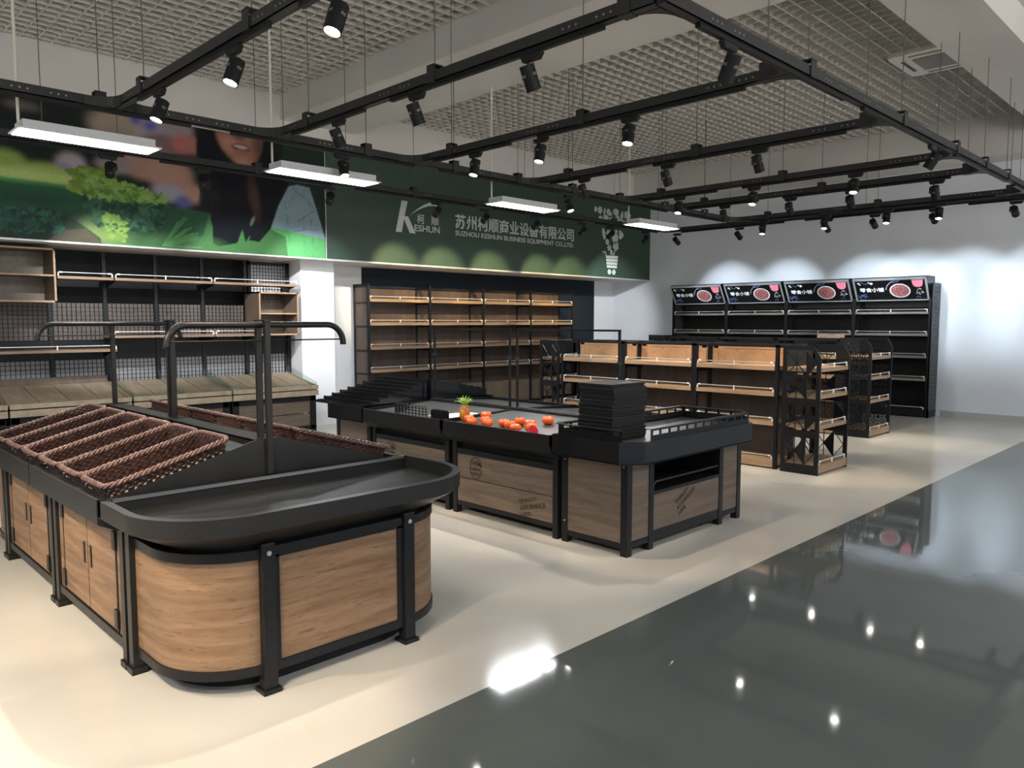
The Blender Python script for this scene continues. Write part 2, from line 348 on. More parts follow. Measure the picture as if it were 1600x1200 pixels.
def make_mural():
    nx, nz = 560, 190
    xs = np.linspace(MX0, MX1, nx+1); zs = np.linspace(MZ0, MZ1, nz+1); X, Z = np.meshgrid(xs, zs)
    img = np.zeros(X.shape+(3,)); img[:] = (.009, .014, .012)
    def put(mask, c):
        img[:] = img*(1-mask[..., None])+np.array(c)*mask[..., None]
    rng = random.Random(3)
    # out of focus market stall
    for cx, cz, rx, rz, c in ((3.35, 3.95, .42, .22, (.20, .15, .115)), (3.25, 3.75, .32, .18, (.155, .12, .10)), (3.66, 3.97, .22, .18, (.19, .16, .17)), (3.95, 4.0, .2, .25, (.16, .13, .14)),
                              (3.75, 3.80, .25, .14, (.10, .06, .06)), (4.05, 3.86, .18, .12, (.24, .07, .06)), (4.18, 3.86, .1, .1, (.20, .08, .06)), (3.55, 3.52, .30, .17, (.22, .12, .09)), (3.85, 3.45, .28, .2, (.24, .13, .10)),
                              (4.05, 3.25, .22, .14, (.22, .12, .09)), (3.80, 3.22, .2, .11, (.17, .16, .20)), (3.2, 3.48, .22, .1, (.16, .13, .12)), (3.45, 4.06, .07, .05, (.04, .04, .20)), (3.62, 4.02, .08, .06, (.05, .05, .22)),
                              (4.0, 3.13, .1, .08, (.05, .05, .16)), (2.72, 3.40, .16, .16, (.24, .20, .21)), (2.62, 3.33, .12, .1, (.10, .09, .2)), (2.82, 3.27, .12, .08, (.18, .16, .17)), (2.25, 4.0, .18, .05, (.06, .05, .04)),
                              (2.05, 3.36, .22, .14, (.14, .20, .04)), (2.45, 3.30, .28, .10, (.17, .22, .05)), (1.6, 3.42, .35, .2, (.13, .18, .04)), (1.2, 3.5, .35, .2, (.12, .15, .04)), (2.2, 3.24, .5, .07, (.24, .30, .09)), (2.6, 3.22, .25, .05, (.22, .30, .08))):
        put(ell(X, Z, cx, cz, rx, rz, 0, .20), [q*1.5+.02 for q in c])
    img[:] = np.stack([blur(img[..., k], 3) for k in range(3)], -1)
    # woman: hair, face, shirt
    hair = [(4.21, 4.2), (4.18, 3.79), (4.24, 3.52), (4.23, 3.16), (4.37, 3.0), (4.37, 2.63), (4.45, 2.60), (4.7, 2.66), (4.78, 2.85), (4.82, 2.68), (4.9, 2.83), (4.87, 2.71), (5.02, 2.70), (5.19, 2.89), (5.3, 3.24), (5.48, 3.53), (5.33, 3.7), (5.28, 4.2)]
    shirt = [(5.19, 2.52), (5.19, 2.89), (5.32, 3.22), (5.48, 3.51), (5.62, 3.55), (5.81, 3.53), (5.90, 3.28), (6.06, 2.81), (6.06, 2.5)]
    put(poly_mask(X, Z, [(5.40, 4.2), (5.4, 3.2), (6.07, 2.8), (6.07, 4.2)]), (.016, .026, .022))
    put(poly_mask(X, Z, shirt), (.20, .28, .32))
    for (a, b) in (((5.42, 3.3), (5.50, 2.55)), ((5.55, 3.5), (5.95, 3.2)), ((5.62, 3.05), (5.95, 3.25)), ((5.80, 3.3), (5.86, 2.55)), ((5.6, 3.45), (5.45, 3.2)), ((5.7, 3.1), (5.72, 2.6)), ((5.55, 2.9), (5.92, 2.95))):
        t = np.clip(((X-a[0])*(b[0]-a[0])+(Z-a[1])*(b[1]-a[1]))/((b[0]-a[0])**2+(b[1]-a[1])**2), 0, 1)
        d = np.hypot(X-a[0]-t*(b[0]-a[0]), Z-a[1]-t*(b[1]-a[1])+.012*np.sin(t*9)); put(np.clip(1-d/.014, 0, 1)*.75, (.05, .085, .10))
    put(blur(poly_mask(X, Z, hair), 1), (.0045, .005, .008))
    put(ell(X, Z, 4.96, 3.3, .07, .26, 10, .5)*.7, (.085, .045, .035)); put(ell(X, Z, 4.93, 2.98, .022, .07, -25, .3), (.15, .14, .12))
    for k in range(60):                                             # loose strands at the edge of the hair
        x = 4.2+rng.random()*.25; z = 3.2+rng.random()*.35; l = .15+rng.random()*.25
        d = np.abs(X-x-.10*(z-Z)); put(((d < .006) & (Z < z) & (Z > z-l)).astype(float)*.7, (.012, .012, .016))
    face = [(4.44, 4.2), (4.46, 4.02), (4.52, 3.90), (4.62, 3.79), (4.73, 3.71), (4.85, 3.68), (4.96, 3.73), (5.04, 3.84), (5.09, 4.0), (5.1, 4.2)]
    fm = blur(poly_mask(X, Z, face), 2)
    put(fm, (.27, .125, .085)); put(fm*ell(X, Z, 4.62, 3.97, .11, .10, 0, .6)*.7, (.42, .22, .16)); put(fm*ell(X, Z, 4.80, 3.76, .10, .05, 0, .6)*.7, (.42, .22, .16))
    put(fm*ell(X, Z, 5.06, 4.0, .09, .22, 0, .6)*.8, (.07, .032, .024))
    put(fm*ell(X, Z, 4.76, 4.075, .075, .035, 0, .6)*.8, (.085, .036, .027))
    put(ell(X, Z, 4.79, 3.935, .125, .050, -3, .25), (.10, .028, .024)); put(ell(X, Z, 4.79, 3.945, .095, .024, -3, .25), (.42, .36, .33)); put(ell(X, Z, 4.80, 3.895, .08, .016, -3, .4), (.30, .10, .085))
    # green band over the lower part
    zl = np.interp(X, [.9, 2.01, 2.85, 3.7, 4.28, 5.22, 6.05], [3.23, 3.20, 3.17, 3.08, 3.03, 2.92, 2.81]); low = (Z < zl).astype(float)
    g = img.copy(); lum = img.mean(-1)
    g[..., 0] = .016+lum*.28; g[..., 1] = .068+lum*.95; g[..., 2] = .034+lum*.30
    dark = (lum < .03) & (X > 4.35) & (X < 5.25)
    g[dark] = (.005, .007, .010)
    img[:] = img*(1-low[..., None])+g*low[..., None]
    put(low*poly_mask(X, Z, [(4.05, 2.5), (4.25, 2.75), (4.33, 3.02), (4.37, 2.85), (4.37, 2.63), (4.7, 2.66), (4.78, 2.85), (4.82, 2.68), (4.9, 2.8), (5.02, 2.70), (5.19, 2.89), (5.42, 2.8), (5.45, 2.5)])*(1-poly_mask(X, Z, hair)), (.050, .150, .050))
    for cx, cz, rx, rz, c in ((1.4, 2.85, .6, .2, (.010, .030, .022)), (2.3, 2.98, .45, .08, (.012, .045, .028)), (2.55, 2.78, .4, .12, (.016, .028, .020)), (2.15, 2.72, .5, .12, (.02, .085, .055)), (2.7, 2.62, .35, .08, (.030, .034, .024)), (3.75, 2.95, .3, .2, (.022, .060, .036)), (3.1, 2.70, .26, .16, (.20, .28, .09)), (3.9, 2.62, .5, .1, (.07, .17, .06))):
        put(low*ell(X, Z, cx, cz, rx, rz, 0, .5)*.8, c)
    put(low*poly_mask(X, Z, [(2.2, 2.86), (2.45, 2.90), (2.75, 2.78), (3.0, 2.60), (3.02, 2.5), (1.6, 2.5), (1.9, 2.62)])*.8, (.012, .020, .014)); put(low*poly_mask(X, Z, [(2.6, 2.66), (2.85, 2.70), (3.05, 2.5), (2.4, 2.5)])*.7, (.075, .060, .035))
    def leaves(n, box, cols, r0, r1, sel=None):
        for _ in range(n):
            x = box[0]+rng.random()*(box[1]-box[0]); z = box[2]+rng.random()*(box[3]-box[2])
            if sel and not sel(x, z): continue
            c = cols[rng.randrange(len(cols))]; r = r0+rng.random()*(r1-r0)
            i0, i1 = np.searchsorted(xs, (x-r*2, x+r*2)); j0, j1 = np.searchsorted(zs, (z-r*2, z+r*2)); sx, sz = X[j0:j1, i0:i1], Z[j0:j1, i0:i1]
            if sx.size == 0: continue
            th = np.arctan2(sz-z, sx-x)+rng.random()*6; rr = np.hypot(sx-x, (sz-z)*1.25)
            m = (np.clip((r*(1+.28*np.cos(3*th)+.1*np.cos(9*th))-rr)/.010, 0, 1))[..., None]
            img[j0:j1, i0:i1] = img[j0:j1, i0:i1]*(1-m)+np.array(c)*m
    put(ell(X, Z, 3.28, 2.98, .42, .34, -8, .3)*.85, (.008, .020, .014))
    leaves(60, (2.75, 3.15, 3.15, 3.38), ((.16, .24, .03), (.20, .28, .05), (.12, .19, .03)), .05, .09)
    dk = ((.018, .060, .035), (.030, .090, .050), (.012, .040, .026), (.045, .12, .06))
    lt = ((.10, .21, .035), (.16, .28, .06), (.07, .16, .03), (.20, .32, .09))
    leaves(330, (2.85, 3.78, 2.72, 3.16), dk, .030, .060, lambda x, z: ((x-3.32)/.46)**2+((z-2.97)/.30)**2 < 1)
    leaves(210, (2.85, 3.80, 3.08, 3.32), lt, .028, .055, lambda x, z: z < 3.36-.19*(x-2.85) and z > 3.12-.12*(x-2.85)-.03)
    leaves(60, (3.05, 3.3, 2.60, 2.88), ((.18, .30, .06), (.12, .22, .05)), .02, .045)
    leaves(160, (1.6, 2.6, 2.58, 2.86), ((.015, .06, .045), (.02, .09, .06), (.01, .03, .025)), .02, .05)
    for k in range(26):                                             # spiky sprigs at the foot
        a = rng.random()*1.2-.2; x0, z0 = 3.72, 2.56; l = .15+rng.random()*.35
        t = np.clip((X-x0)*math.cos(a)+(Z-z0)*math.sin(a), 0, l); d = np.hypot(X-x0-t*math.cos(a), Z-z0-t*math.sin(a)); put(np.clip(1-d/.010, 0, 1)*.8, (.10, .30, .10))
    img *= (1+.08*np.random.default_rng(1).standard_normal(X.shape))[..., None]
    img[:] = np.stack([blur(img[..., k], 1) for k in range(3)], -1)*.3+img*.7
    me = bpy.data.meshes.new('printed_panel')
    V = np.zeros((X.size, 3)); V[:, 0] = X.ravel(); V[:, 2] = Z.ravel(); V[:, 1] = 10.018
    idx = np.arange(X.size).reshape(X.shape); F = np.stack([idx[:-1, :-1], idx[:-1, 1:], idx[1:, 1:], idx[1:, :-1]], -1).reshape(-1, 4)
    root = thing('wall_mural', (3.5, 10.03, 2.53), 'printed mural of a smiling long haired person and leafy greens left of the green sign', 'mural')
    me.from_pydata((V-np.array(root.location)).tolist(), [], F.tolist())
    ca = me.color_attributes.new('print', 'FLOAT_COLOR', 'POINT')
    ca.data.foreach_set('color', np.concatenate([np.clip(img, 0, 1).reshape(-1, 3), np.ones((X.size, 1))], 1).ravel())
    me.materials.append(M['mural']); o = bpy.data.objects.new('printed_panel', me); COL.objects.link(o); o.parent = root
    MB().box(MX0, 10.019, MZ0, MX1, 10.05, MZ1).build('backing_board', 'black', root)
    MB().box(MX0, 10.0, MZ1, MX1, 10.05, MZ1+.03).box(MX0, 10.0, MZ0-.02, MX1, 10.05, MZ0).build('edge_trim', 'signtrim', root)
make_mural()
sg = thing('store_sign', (10, 10.03, 2.53), 'long dark green shop sign with white company lettering and a produce cart picture', 'sign')
MB().box(6.065, 10.015, 2.53, 14.25, 10.05, 4.13).build('sign_board', 'signgreen', sg)
MB().box(6.06, 10.0, 4.13, 14.25, 10.05, 4.165).box(6.06, 10.0, 2.505, 14.25, 10.05, 2.53).box(6.06, 10.008, 2.53, 6.07, 10.05, 4.13).build('edge_trim', 'signtrim', sg)
UX, UZ = (1, 0, 0), (0, 0, 1); YS = 10.014
text_mesh('苏州柯顺商业设备有限公司', 3.08, .25, (8.57, YS, 3.185), UX, UZ, 'company_name', 'letter', sg, .016)
text_mesh('SUZHOU KESHUN BUSINESS EQUIPMENT CO.,LTD.', 3.08, .098, (8.57, YS, 3.055), UX, UZ, 'english_name', 'letter', sg, .012)
text_mesh('柯', .145, .155, (7.755, YS, 3.195), UX, UZ, 'logo_character', 'letter', sg, .006)
text_mesh('顺', .160, .155, (8.045, YS, 3.195), UX, UZ, 'logo_character', 'letter', sg, .006)
text_mesh('ESHUN', .525, .105, (7.70, YS, 3.07), UX, UZ, 'logo_word', 'letter', sg, .010)
def flat(pts, name, m, parent, y0=YS, t=.004):
    return MB().prism([(x, y0, z) for x, z in pts], (0, -t, 0)).build(name, m, parent)
k1 = [(7.325, 3.03), (7.44, 3.03), (7.49, 3.245), (7.60, 3.03), (7.72, 3.03), (7.57, 3.29), (7.50, 3.29), (7.565, 3.53), (7.445, 3.53)]
sw = [(7.595, 3.30)]+[(7.595+.58*t, 3.30+.285*(1-(1-t)**1.8)) for t in (.15, .3, .5, .7, .85, 1)]+[(8.20, 3.555), (8.19, 3.535)]+[(7.595+.58*t, 3.30+.285*(1-(1-t)**1.8)-.075*t**.9) for t in (.98, .85, .7, .5, .3, .15)]
flat(k1, 'logo_letter', 'letter', sg); flat(sw, 'logo_swoosh', 'letter', sg)
rg = MB(); n = 20
rg.tube([(8.325+.04*math.cos(2*PI*i/n), YS, 3.63+.04*math.sin(2*PI*i/n)) for i in range(n)], .004, 4, True); rg.build('registered_mark', 'letter', sg)
text_mesh('R', .03, .04, (8.31, YS, 3.61), UX, UZ, 'registered_letter', 'letter', sg)
veg = [(12.33, 3.9, .045, .058, 0), (12.47, 3.89, .073, .073, 10), (12.62, 3.88, .028, .07, 15), (12.75, 3.88, .065, .071, -10), (12.83, 3.84, .037, .04, 0), (13.0, 3.9, .1, .069, 0), (13.21, 3.84, .044, .109, 10), (13.4, 3.87, .113, .088, 0), (12.49, 3.7, .068, .077, 0), (12.66, 3.76, .088, .059, 0), (12.86, 3.7, .089, .083, 25), (13.06, 3.76, .081, .079, 0), (13.27, 3.7, .068, .07, 0), (12.65, 3.65, .046, .031, 0), (13.01, 3.64, .062, .026, 30), (12.6, 3.43, .051, .12, -15), (12.76, 3.44, .075, .064, 0), (13.02, 3.5, .052, .032, 0), (12.99, 3.37, .1, .112, 5), (13.18, 3.44, .077, .09, 0), (12.72, 3.26, .056, .06, -15), (12.79, 3.15, .061, .06, 0), (13.01, 3.19, .091, .098, 25), (12.86, 3.05, .042, .055, 0), (12.95, 3.04, .021, .055, 20)]
vm = MB()
for i, (cx, cz, rx, rz, rot) in enumerate(veg):
    a = -math.radians(rot); lob = (0, .22, .12, 0, .18)[i % 5]; kk = (0, 6, 5, 0, 3)[i % 5]
    pts = []
    for q in range(26):
        t = 2*PI*q/26; r = 1+lob*math.cos(kk*t)-(.12 if i % 3 == 0 else 0)*math.sin(t); x, z = rx*r*math.cos(t), rz*r*math.sin(t)
        pts.append((cx+x*math.cos(a)-z*math.sin(a), YS, cz+x*math.sin(a)+z*math.cos(a)))
    vm.prism(pts, (0, -.004, 0))
vm.build('produce_picture', 'letter', sg)
hl = MB()
for i, (cx, cz, rx, rz, rot) in enumerate(veg):                      # cut lines inside the white shapes
    if rx > .06: hl.prism([(cx-rx*.35, YS-.0045, cz+rz*.3), (cx-rx*.1, YS-.0045, cz+rz*.55), (cx+rx*.1, YS-.0045, cz+rz*.5), (cx-rx*.15, YS-.0045, cz+rz*.35)], (0, -.001, 0))
hl.build('produce_cut_line', 'signgreen', sg)
cm = MB()
for i in range(4):
    a, b = i/4, (i+.8)/4; z0, z1 = 2.98-.265*a, 2.98-.265*b
    cm.prism([(12.678+.04*a, YS, z0), (13.089-.043*a, YS, z0+.01*(1-a)), (13.089-.043*b, YS, z1+.01*(1-b)), (12.678+.04*b, YS, z1)], (0, -.004, 0))
cm.prism([(12.572, YS, 3.06), (12.67, YS, 3.065), (12.70, YS, 2.97), (12.672, YS, 2.97), (12.65, YS, 3.035), (12.572, YS, 3.03)], (0, -.004, 0))
for cx in (12.80, 12.95): cm.prism([(cx+.06*math.cos(2*PI*i/20), YS, 2.645+.055*math.sin(2*PI*i/20)) for i in range(20)], (0, -.004, 0))
cm.build('cart_picture', 'letter', sg)

# ================================================================== LIGHT RAILS
ZR = 3.30
def rail(axis, c, a, b, hang, label, name='lighting_rail', holes=()):
    """steel channel with a power track under it, hung on wires; axis 'x' runs along x at y=c"""
    T = (lambda p: (p[0], c+p[1], p[2])) if axis == 'x' else (lambda p: (c+p[1], p[0], p[2]))
    root = thing(name, T(((a+b)/2, 0, ZR)), label, 'light rail', 'black lighting rails')
    MB(T).box(a, -.032, ZR-.045, b, .032, ZR-.038).box(a, -.032, ZR-.045, b, -.027, ZR+.028).box(a, .027, ZR-.045, b, .032, ZR+.028).build('channel', 'rail', root)
    m = MB(T); s = a+.35
    while s < b-.5:
        e = min(s+2.0, b-.3); m.box(s, -.017, ZR-.072, e, .017, ZR-.045); s += 2.35
    m.build('power_track', 'blackmat', root)
    for h in hang:
        MB(T).box(h-.04, -.042, ZR-.05, h+.04, .042, ZR-.046).box(h-.04, -.043, ZR-.05, h+.04, -.037, ZR+.07).box(h-.04, .037, ZR-.05, h+.04, .043, ZR+.07).box(h-.04, -.043, ZR+.065, h+.04, .043, ZR+.072).build('hanger_clip', 'rail', root)
        MB(T).cyl((h, 0, ZR+.07), (h, 0, ZC+.01), .0038, n=6).build('hanger_wire', 'wire', root)
    for h in holes:
        d = MB(T)
        for k in range(3):
            for o in (-.19, .06):
                for sd in (-.0325, .0325): d.cyl((h+o+k*.05, sd, ZR-.008), (h+o+k*.05, sd*1.04, ZR-.008), .007, n=8)
        d.build('bolt_holes', 'dot', root)
    return root
def fillets(root, nodes):
    for x, y, dx, dy in nodes:                                      # curved gusset between two rails
        r = .20; pts = [(x, y)]+[(x+dx*(r-r*math.sin(t)), y+dy*(r-r*math.cos(t))) for t in [PI/2*i/6 for i in range(7)]]
        MB().prism([(px, py, ZR-.044) for px, py in pts], (0, 0, .07)).build('corner_gusset', 'rail', root)
LY, RY, OY = 6.56, 2.38, 8.2
cross = [2.12, 3.46, 5.05, 6.82, 8.70, 9.78, 11.70]
rl = rail('x', LY, -2.0, 11.70, (.9, 2.0, 3.55, 4.45, 5.6, 6.6, 7.6, 8.6, 9.7, 10.8), 'long black rail running beside the mural and sign just above the hanging panel lamps', holes=(1.6, 2.6, 3.1, 4.1, 6.1, 7.4, 8.4, 9.3, 10.4))
fillets(rl, [(x-.036, LY-.036, -1, -1) for x in cross]+[(x+.036, LY-.036, 1, -1) for x in cross[:-1]])
rr_ = rail('x', RY, 3.46, 13.4, (5.2, 7.0, 8.5, 9.55, 10.5), 'long blue-lit rail along the open right edge of the frame', holes=(4.1, 5.6, 6.3, 7.5, 9.2))
fillets(rr_, [(x-.036, RY+.036, -1, 1) for x in cross[2:]]+[(x+.036, RY+.036, 1, 1) for x in cross[1:]])
names = ['cross rail nearest the camera, above the wicker baskets', 'second cross rail, ending at the angled near corner of the frame', 'third cross rail, above the front of the pumpkin island', 'fourth cross rail, above the aisle before the first gondola', 'fifth cross rail, above the wooden gondola', 'sixth cross rail, above the aisle behind the gondola', 'seventh cross rail, last of the frame before the back wall shelves']
for i, x in enumerate(cross):
    a = RY if i else -1.0
    rail('y', x, a+(.034 if i else 0), LY-.034, [h for h in (2.6, 4.25, 5.95)], 'black '+names[i], holes=(LY-.5, 4.7, a+.5) if i else (LY-.5, 4.0))
ro = rail('x', OY, -2.0, 12.18, (2.0, 4.1, 6.3, 8.4, 10.6), 'lower dark rail crossing in front of the mural and the white sign lettering', holes=(2.3, 4.6, 6.4))
fillets(ro, [(12.18-.036, OY-.036, -1, -1)])
rail('y', 12.18, -1.5, OY-.034, (.4, 2.6, 4.6, 6.9), 'black rail farthest back, in front of the back wall shelf headers', holes=(7.3, 5.8, 3.9))

# ------------------------------------------------------------------ track spotlights
def head_mesh():
    b = MB(); R = .047
    # barrel: open cylinder with vents
    def prof(u, v):
        z = .075-.15*v; return (R*math.cos(2*PI*u), R*math.sin(2*PI*u), z)
    b.surf(prof, 20, 1, True); b.surf(lambda u, v: ((R-.006)*math.cos(2*PI*u), (R-.006)*math.sin(2*PI*u), .0-.075*v), 20, 1, True)
    b.prism([(R*math.cos(2*PI*i/20), R*math.sin(2*PI*i/20), .075) for i in range(20)], (0, 0, .004))
    b.surf(lambda u, v: ((R-.006*v)*math.cos(2*PI*u), (R-.006*v)*math.sin(2*PI*u), -.075), 20, 1, True)
    return b
hb = head_mesh().build('lamp_head', 'blackmat', smooth=False); lensb = MB().prism([(.040*math.cos(2*PI*i/20), .040*math.sin(2*PI*i/20), -.062) for i in range(20)], (0, 0, .006)).build('lens', 'lens')
ventb = MB()
for k in range(5):
    a = 2*PI*k/5; ventb.box(-.004+.0*k, -.004, 0, .004, .004, .0)
ME_HEAD, ME_LENS = hb.data, lensb.data; bpy.data.objects.remove(hb); bpy.data.objects.remove(lensb); ventb = None
vb = MB()
for a0 in (0, PI/2, PI, 3*PI/2):
    for k in range(4):
        a = a0+(k-1.5)*.16; x, y = .0475*math.cos(a), .0475*math.sin(a)
        vb.box(x-.0018, y-.0018, .012, x+.0018, y+.0018, .026+.004*(k % 2))
vo = vb.build('vent_slots', 'dot'); ME_VENT = vo.data; bpy.data.objects.remove(vo)
ad = MB().hexa([(-.075, -.017, -.115), (.055, -.017, -.115), (.055, .017, -.115), (-.075, .017, -.115), (-.10, -.02, -.078), (.07, -.02, -.078), (.07, .02, -.078), (-.10, .02, -.078)]).build('track_adapter', 'blackmat'); ME_AD = ad.data; bpy.data.objects.remove(ad)
ar = MB().tube([(.02, 0, -.11), (.02, 0, -.135), (.058, 0, -.15), (.058, 0, -.215)], .009, 6).build('arm', 'blackmat'); ME_ARM = ar.data; bpy.data.objects.remove(ar)
def child(name, me, parent, loc=(0, 0, 0), rot=None):
    o = bpy.data.objects.new(name, me); COL.objects.link(o); o.parent = parent; o.location = loc
    if rot is not None: o.rotation_mode = 'QUATERNION'; o.rotation_quaternion = rot
    return o
def spot(x, y, along, aim, label, color, power=1.0, cone=44, blend=.45):
    t = thing('track_spotlight', (x, y, ZR), label, 'spotlight', 'black track spotlights')
    rz = 0 if along == 'x' else PI/2
    t.rotation_euler = (0, 0, rz)
    child('track_adapter', ME_AD, t); child('arm', ME_ARM, t)
    R = Matrix.Rotation(rz, 3, 'Z'); off = Vector((0, 0, -.215)); pos = Vector((x, y, ZR))+R @ off
    d = (Vector(aim)-pos).normalized(); ql = (R.inverted() @ d).to_track_quat('-Z', 'Y')
    h = child('lamp_head', ME_HEAD, t, off, ql); child('lens', ME_LENS, h); child('vent_slots', ME_VENT, h)
    lamp('bulb', 'SPOT', pos+d*.085, SPOT_W*power, color, aim=pos+d*2, cone=cone, blend=blend, size=.03)
ORD = ['first', 'second', 'third', 'fourth', 'fifth', 'sixth', 'seventh', 'eighth', 'ninth']
def spots(lst, along, c, aimf, where, color, power=1.0, cone=44, blend=.45):
    for i, s in enumerate(lst):
        x, y = (s, c) if along == 'x' else (c, s)
        spot(x, y, along, aimf(i, s), 'black track spotlight, %s from the %s' % (ORD[i], where), color, power, cone, blend)
spots((5.68, 4.50, 3.37), 'y', 2.12, lambda i, s: (1.25, s-.15, .8), 'sign wall on the rail above the wicker baskets', WARM, 1.0, 46)
spots((4.18, 7.54), 'x', LY, lambda i, s: (s-.1, LY-1.0, .8), 'left along the long rail over the panel lamps', NEUTRAL, .8)
spots((5.50, 4.47, 3.33), 'y', 3.46, lambda i, s: (4.5, s-.1, .8), 'sign wall on the second cross rail', WARM, .8)
spots((4.16, 7.85), 'x', RY, lambda i, s: ((4.5, 3.7, .7), (7.75, 3.9, .8))[i], 'camera along the blue-lit right rail', NEUTRAL, .8)
spots((5.61, 4.74, 3.77), 'y', 5.05, lambda i, s: (4.4, s-.1, .8), 'sign wall on the rail above the pumpkins', NEUTRAL, .8)
spots((5.72, 4.60, 3.58), 'y', 6.82, lambda i, s: (8.0, s-.1, .8), 'sign wall on the fourth cross rail', WARM, .9)
spots((5.67, 4.62, 3.42), 'y', 8.70, lambda i, s: (7.95, s-.1, 1.0), 'sign wall on the rail above the wooden gondola', WARM, .9)
spots((5.63, 4.67, 3.88, 2.92), 'y', 9.78, lambda i, s: (10.9, s, .8), 'sign wall on the sixth cross rail', NEUTRAL, .7)
spots((6.03, 5.02, 4.12, 3.43), 'y', 11.70, lambda i, s: (10.9, s-.1, .6), 'sign wall on the last cross rail of the frame', NEUTRAL, .8)
spots((7.97, 6.72, 5.19, 4.47, 3.64, 2.64), 'y', 12.18, lambda i, s: (14.25, s+.05, 1.95), 'left on the rail facing the back wall', (.80, .90, 1.0), 1.1, 50, .7)
tx = (3.15, 4.9, 5.85, 7.35, 8.3, 9.4, 10.7, 11.6, 12.9)
ox = (2.57, 3.51, 5.03, 6.69, 7.58, 8.64, 9.76, 10.51, 11.51)
for i, x in enumerate(ox):
    sign = 3 <= i <= 7                                             # the five over the sign lettering are narrow and warm
    spot(x, OY, 'x', (x+(tx[i]-x)*1.45, 10.9, 1.97 if sign else 1.62), 'black track spotlight, %s from the left on the rail before the mural and sign' % ORD[i], (1.0, .80, .46) if sign else (.97, .97, 1.0), 3.2 if sign else 2.0, 34 if sign else 50, .7)

# ------------------------------------------------------------------ hanging panel lamps
PX = [(1.48, 2.47), (3.56, 4.66), (6.43, 7.45), (9.20, 10.22)]
PN = ['in front of the mural at the left edge', 'beside the seam between mural and sign', 'in front of the sign lettering', 'beside the produce cart picture at the far right']
for (x0, x1), n in zip(PX, PN):
    y0, y1, z = 6.66, 6.92, 3.03
    t = thing('panel_lamp', ((x0+x1)/2, (y0+y1)/2, z), 'white rectangular panel lamp hanging '+n, 'lamp', 'hanging panel lamps')
    MB().box(x0-.02, y0-.02, z, x1+.02, y1+.02, z+.012).box(x0+.02, y0+.01, z+.012, x1-.02, y1-.01, z+.075).build('housing', 'lampbody', t)
    MB().box(x0, y0, z-.006, x1, y1, z+.001).build('diffuser', 'panel', t)
    MB().cyl((x0+.04, y1-.04, z+.07), (x0+.04, y1-.04, ZC+.01), .011, n=8).build('suspension_rod', 'rod', t)
    MB().cyl((x1-.25, y1-.05, z+.07), (x1-.25, y1-.05, ZC+.01), .0035, n=6).build('suspension_wire', 'wire', t)
    lamp('panel_glow', 'AREA', ((x0+x1)/2, (y0+y1)/2, z-.012), PANEL_W, (.93, .97, 1.0), aim=((x0+x1)/2, (y0+y1)/2, 0), size=x1-x0, size_y=y1-y0)
# ------------------------------------------------------------------ ceiling cassette
t = thing('air_conditioner', (10.23, 3.2, ZC), 'white ceiling cassette air conditioner set in the grid ceiling at top right', 'air conditioner')
def sq(x0, y0, x1, y1, z, c): return [(x0+c, y0, z), (x1-c, y0, z), (x1, y0+c, z), (x1, y1-c, z), (x1-c, y1, z), (x0+c, y1, z), (x0, y1-c, z), (x0, y0+c, z)]
MB().prism(sq(9.76, 2.70, 10.70, 3.52, ZC-.035, .05), (0, 0, .05)).build('face_panel', 'ac', t, bevel=.008)
MB().prism(sq(9.98, 2.92, 10.48, 3.30, ZC-.045, .02), (0, 0, .012)).build('intake_grille', 'acgrille', t)
MB().box(10.0, 3.39, ZC-.040, 10.46, 3.43, ZC-.034).build('air_slot', 'black', t); MB().box(9.84, 2.95, ZC-.040, 9.88, 3.3, ZC-.034).box(10.58, 2.95, ZC-.040, 10.62, 3.3, ZC-.034).build('air_slot', 'acgrille', t)

